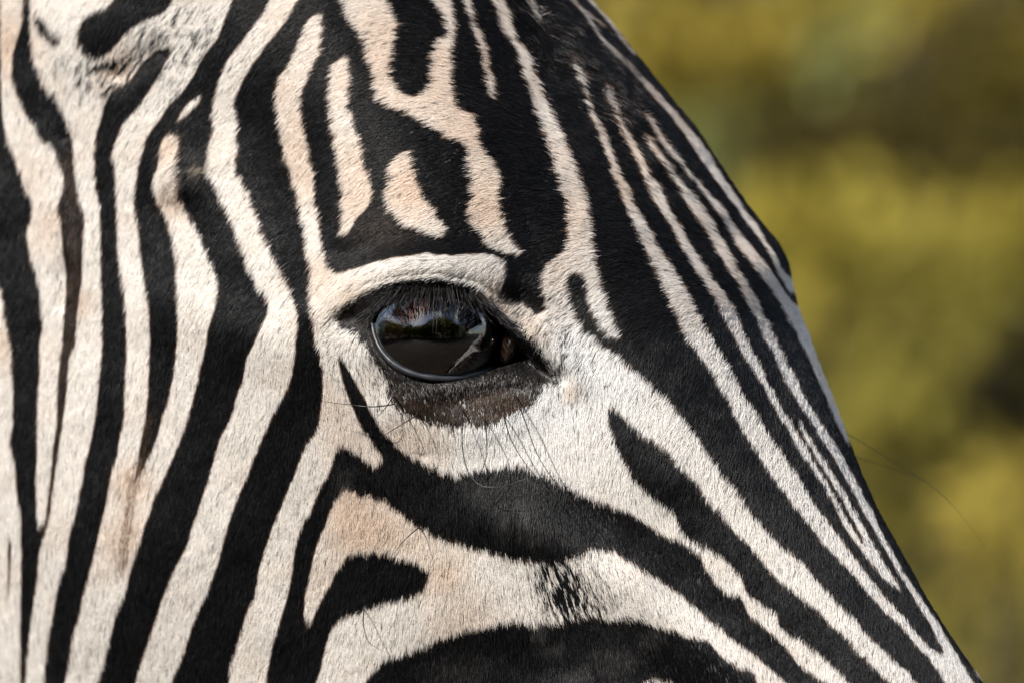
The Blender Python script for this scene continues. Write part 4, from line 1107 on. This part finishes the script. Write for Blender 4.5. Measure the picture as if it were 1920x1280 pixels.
def at(px_, depth, z=0.0):
    p = pix_to_world(px_, 640, depth)
    return (p[0], p[1], z)
def spots_at(depth, lst):
    return [pix_to_world(x, y, depth + rng.uniform(-.25, .25)) for x, y in lst]
G = 'shrubs behind the zebra'
plant('yellow_shrub', at(1640, 8.7), 1.25, 0.5, 40, 120, 0.035, yellow, 'golden yellow shrub in full sun behind the zebra nose', 'shrub', G, stems=8,
      spots=spots_at(8.6, [(1420,430),(1460,405),(1520,400),(1600,405),(1680,405),(1740,425),(1850,430),(1910,400),(1480,440),(1540,560),(1590,600),(1510,610),(1880,480),(1640,440),(1560,430),(1800,480),(1920,520),(1560,510)]))
plant('olive_shrub', at(1800, 8.0), 1.05, 0.5, 40, 120, 0.035, olive, 'dull olive shrub below the golden yellow shrub', 'shrub', G, stems=8,
      spots=spots_at(8.1, [(1700,520),(1860,570),(1620,740),(1700,780),(1650,850),(1780,900),(1600,800),(1720,700),(1640,680),(1760,620),(1660,960),(1720,1060),(1800,1130),(1700,1180),(1900,1180),(1850,1240)]))
plant('gold_shrub', at(1880, 7.4), 0.95, 0.35, 24, 110, 0.03, gold, 'small orange gold bush in front of the olive shrub', 'shrub', G, stems=6,
      spots=spots_at(7.5, [(1850,950),(1890,900),(1800,1000),(1860,1060),(1900,1000),(1920,940)]), spot_n=50)
plant('green_tree', at(1500, 10.4), 3.9, 1.3, 60, 120, 0.06, green, 'leafy green tree with pale green sprays above the yellow shrub', 'tree', 'trees behind the zebra', low=0.52, stems=9,
      spots=spots_at(10.0, [(1250,330),(1340,170),(1580,90),(1620,160),(1540,160),(1450,230),(1380,230),(1310,210),(1500,260),(1200,200),(1650,60),(1720,130)]), spot_r=0.035)
plant('sage_bush', at(1345, 9.6), 1.75, 0.34, 14, 90, 0.035, sage, 'slender grey green sapling beside the zebra forehead', 'sapling', stems=4, low=0.5,
      spots=spots_at(9.6, [(1340,270),(1370,250),(1330,300),(1320,240),(1390,280),(1550,40),(1590,70),(1560,60),(1570,110),(1600,110)]), spot_n=55)
plant('yellow_tree', at(1750, 9.8), 3.3, 1.1, 60, 120, 0.055, gold, 'autumn gold tree with a dark slanting limb', 'tree', 'trees behind the zebra', low=0.56, stems=8,
      spots=spots_at(9.4, [(1215,60),(1240,110),(1280,130),(1460,30),(1480,80),(1400,100),(1860,240),(1900,190),(1915,110),(1920,230),(1720,20)]), spot_r=0.03,
      limbs=[([pix_to_world(2050,-260,9.6), pix_to_world(1900,-20,9.5), pix_to_world(1780,120,9.4), pix_to_world(1660,245,9.3), pix_to_world(1560,300,9.25)], 0.05, 0.018)])
plant('shade_gap_leaves', at(1700, 8.9), 1.1, 0.4, 20, 90, 0.03, umber, 'dark umber leaves added as the shadow gap above the golden shrub', 'shrub', G, stems=8,  # dark leaves added in place of the shadow gap, and to darken the limb
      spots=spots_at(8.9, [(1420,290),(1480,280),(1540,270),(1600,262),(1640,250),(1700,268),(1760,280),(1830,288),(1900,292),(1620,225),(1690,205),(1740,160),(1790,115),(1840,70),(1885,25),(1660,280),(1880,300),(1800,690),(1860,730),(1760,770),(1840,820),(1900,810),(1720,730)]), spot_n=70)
# a deep thicket closes the view
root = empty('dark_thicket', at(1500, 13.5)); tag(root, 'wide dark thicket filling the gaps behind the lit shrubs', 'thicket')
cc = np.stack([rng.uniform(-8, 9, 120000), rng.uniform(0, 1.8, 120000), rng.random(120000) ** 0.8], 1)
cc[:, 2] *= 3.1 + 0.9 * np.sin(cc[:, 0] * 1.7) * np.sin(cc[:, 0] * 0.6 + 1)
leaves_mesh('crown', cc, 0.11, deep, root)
for k in range(14):
    x0 = -7.2 + k * 1.15
    V_, F_ = tube_mesh(catmull([(x0, 0.7, -0.05), (x0 + rng.normal(0, .15), 0.7, 1.4), (x0 + rng.normal(0, .4), 0.8, 3.2)], 12), np.linspace(0.06, 0.02, 12), 8)
    mesh_obj('trunk', V_, F_, bark, root)
# trees behind the photographer, which the eye mirrors
for k, (x, y, h, r) in enumerate(((-10.5, -7.5, 4.8, 2.9), (-12.5, -4.6, 5.2, 2.9), (-12.0, -1.6, 4.6, 2.8), (-13.5, 1.4, 5.4, 3.0), (13.0, -6.5, 6.0, 3.0), (-11.5, -11, 5.4, 3.2), (-7.3, -13, 4.6, 3.0), (0.6, -13.5, 7.0, 3.2), (4.4, -12.5, 8.6, 3.2), (-3.2, -14, 5.4, 3.0), (8.3, -12, 6.6, 3.2), (-9.5, -13, 5.0, 2.6), (-5.0, -12.5, 4.6, 2.4), (-1.2, -11.5, 6.4, 2.6), (2.4, -10.5, 8.2, 2.9), (6.2, -10.5, 7.4, 2.9), (10.0, -9.5, 5.6, 2.8), (-13.5, -9, 6.0, 2.9))):
    plant('shade_tree', (x, y, 0), h, r, 70, 60, 0.34, deep if k % 2 else olive, 'broad tree of the row mirrored darkly in the zebra eye', 'tree', 'trees mirrored in the eye', low=0.02, stems=6, cs=0.24)
# more bushes along the same edge of the bush, to either side
for k, (x, y, h, r, m_, lb_) in enumerate(((-3.2, 9.5, 1.9, 0.9, olive, 'rounded olive bush left of the zebra, standing alone in the grass'), (-5.6, 10.8, 2.4, 1.1, green, 'tall green bush at the far end of the thicket'),
        (4.6, 10.2, 2.1, 1.0, yellow, 'wide yellow bush beyond the dark slanting limb'), (-1.2, 10.6, 1.7, 0.8, gold, 'rusty gold bush directly behind the zebra neck'))):
    plant('bush', (x, y, 0), h, r, 60, 90, 0.07, m_, lb_, 'bush', 'bushes along the thicket', low=0.08, stems=6)
gn = 26000
gp = np.stack([rng.uniform(-7, 9, gn), rng.uniform(0.8, 13, gn), np.zeros(gn)], 1)
gd = rng.normal(0, 0.3, (gn, 3)); gd[:, 2] = 1
gl = rng.uniform(0.12, 0.4, gn)[:, None]
gw = rng.normal(0, 1, (gn, 3)); gw[:, 2] = 0; gw *= (0.005 / np.linalg.norm(gw, axis=1))[:, None]
gv = np.stack([gp - gw, gp + gw, gp + gd * gl * 0.6 + gw * 0.6, gp + gd * gl + np.array([0.03, 0.02, -0.02])], 1).reshape(-1, 3)
gr = mesh_obj('grass', gv, np.arange(4 * gn).reshape(gn, 4), noise_mat('dry_grass', (0.20, 0.16, 0.05), (0.34, 0.28, 0.10), 3.0, 0.9), smooth_shade=False)
tag(gr, 'dry straw coloured grass growing around the bushes', 'grass', kind='stuff')
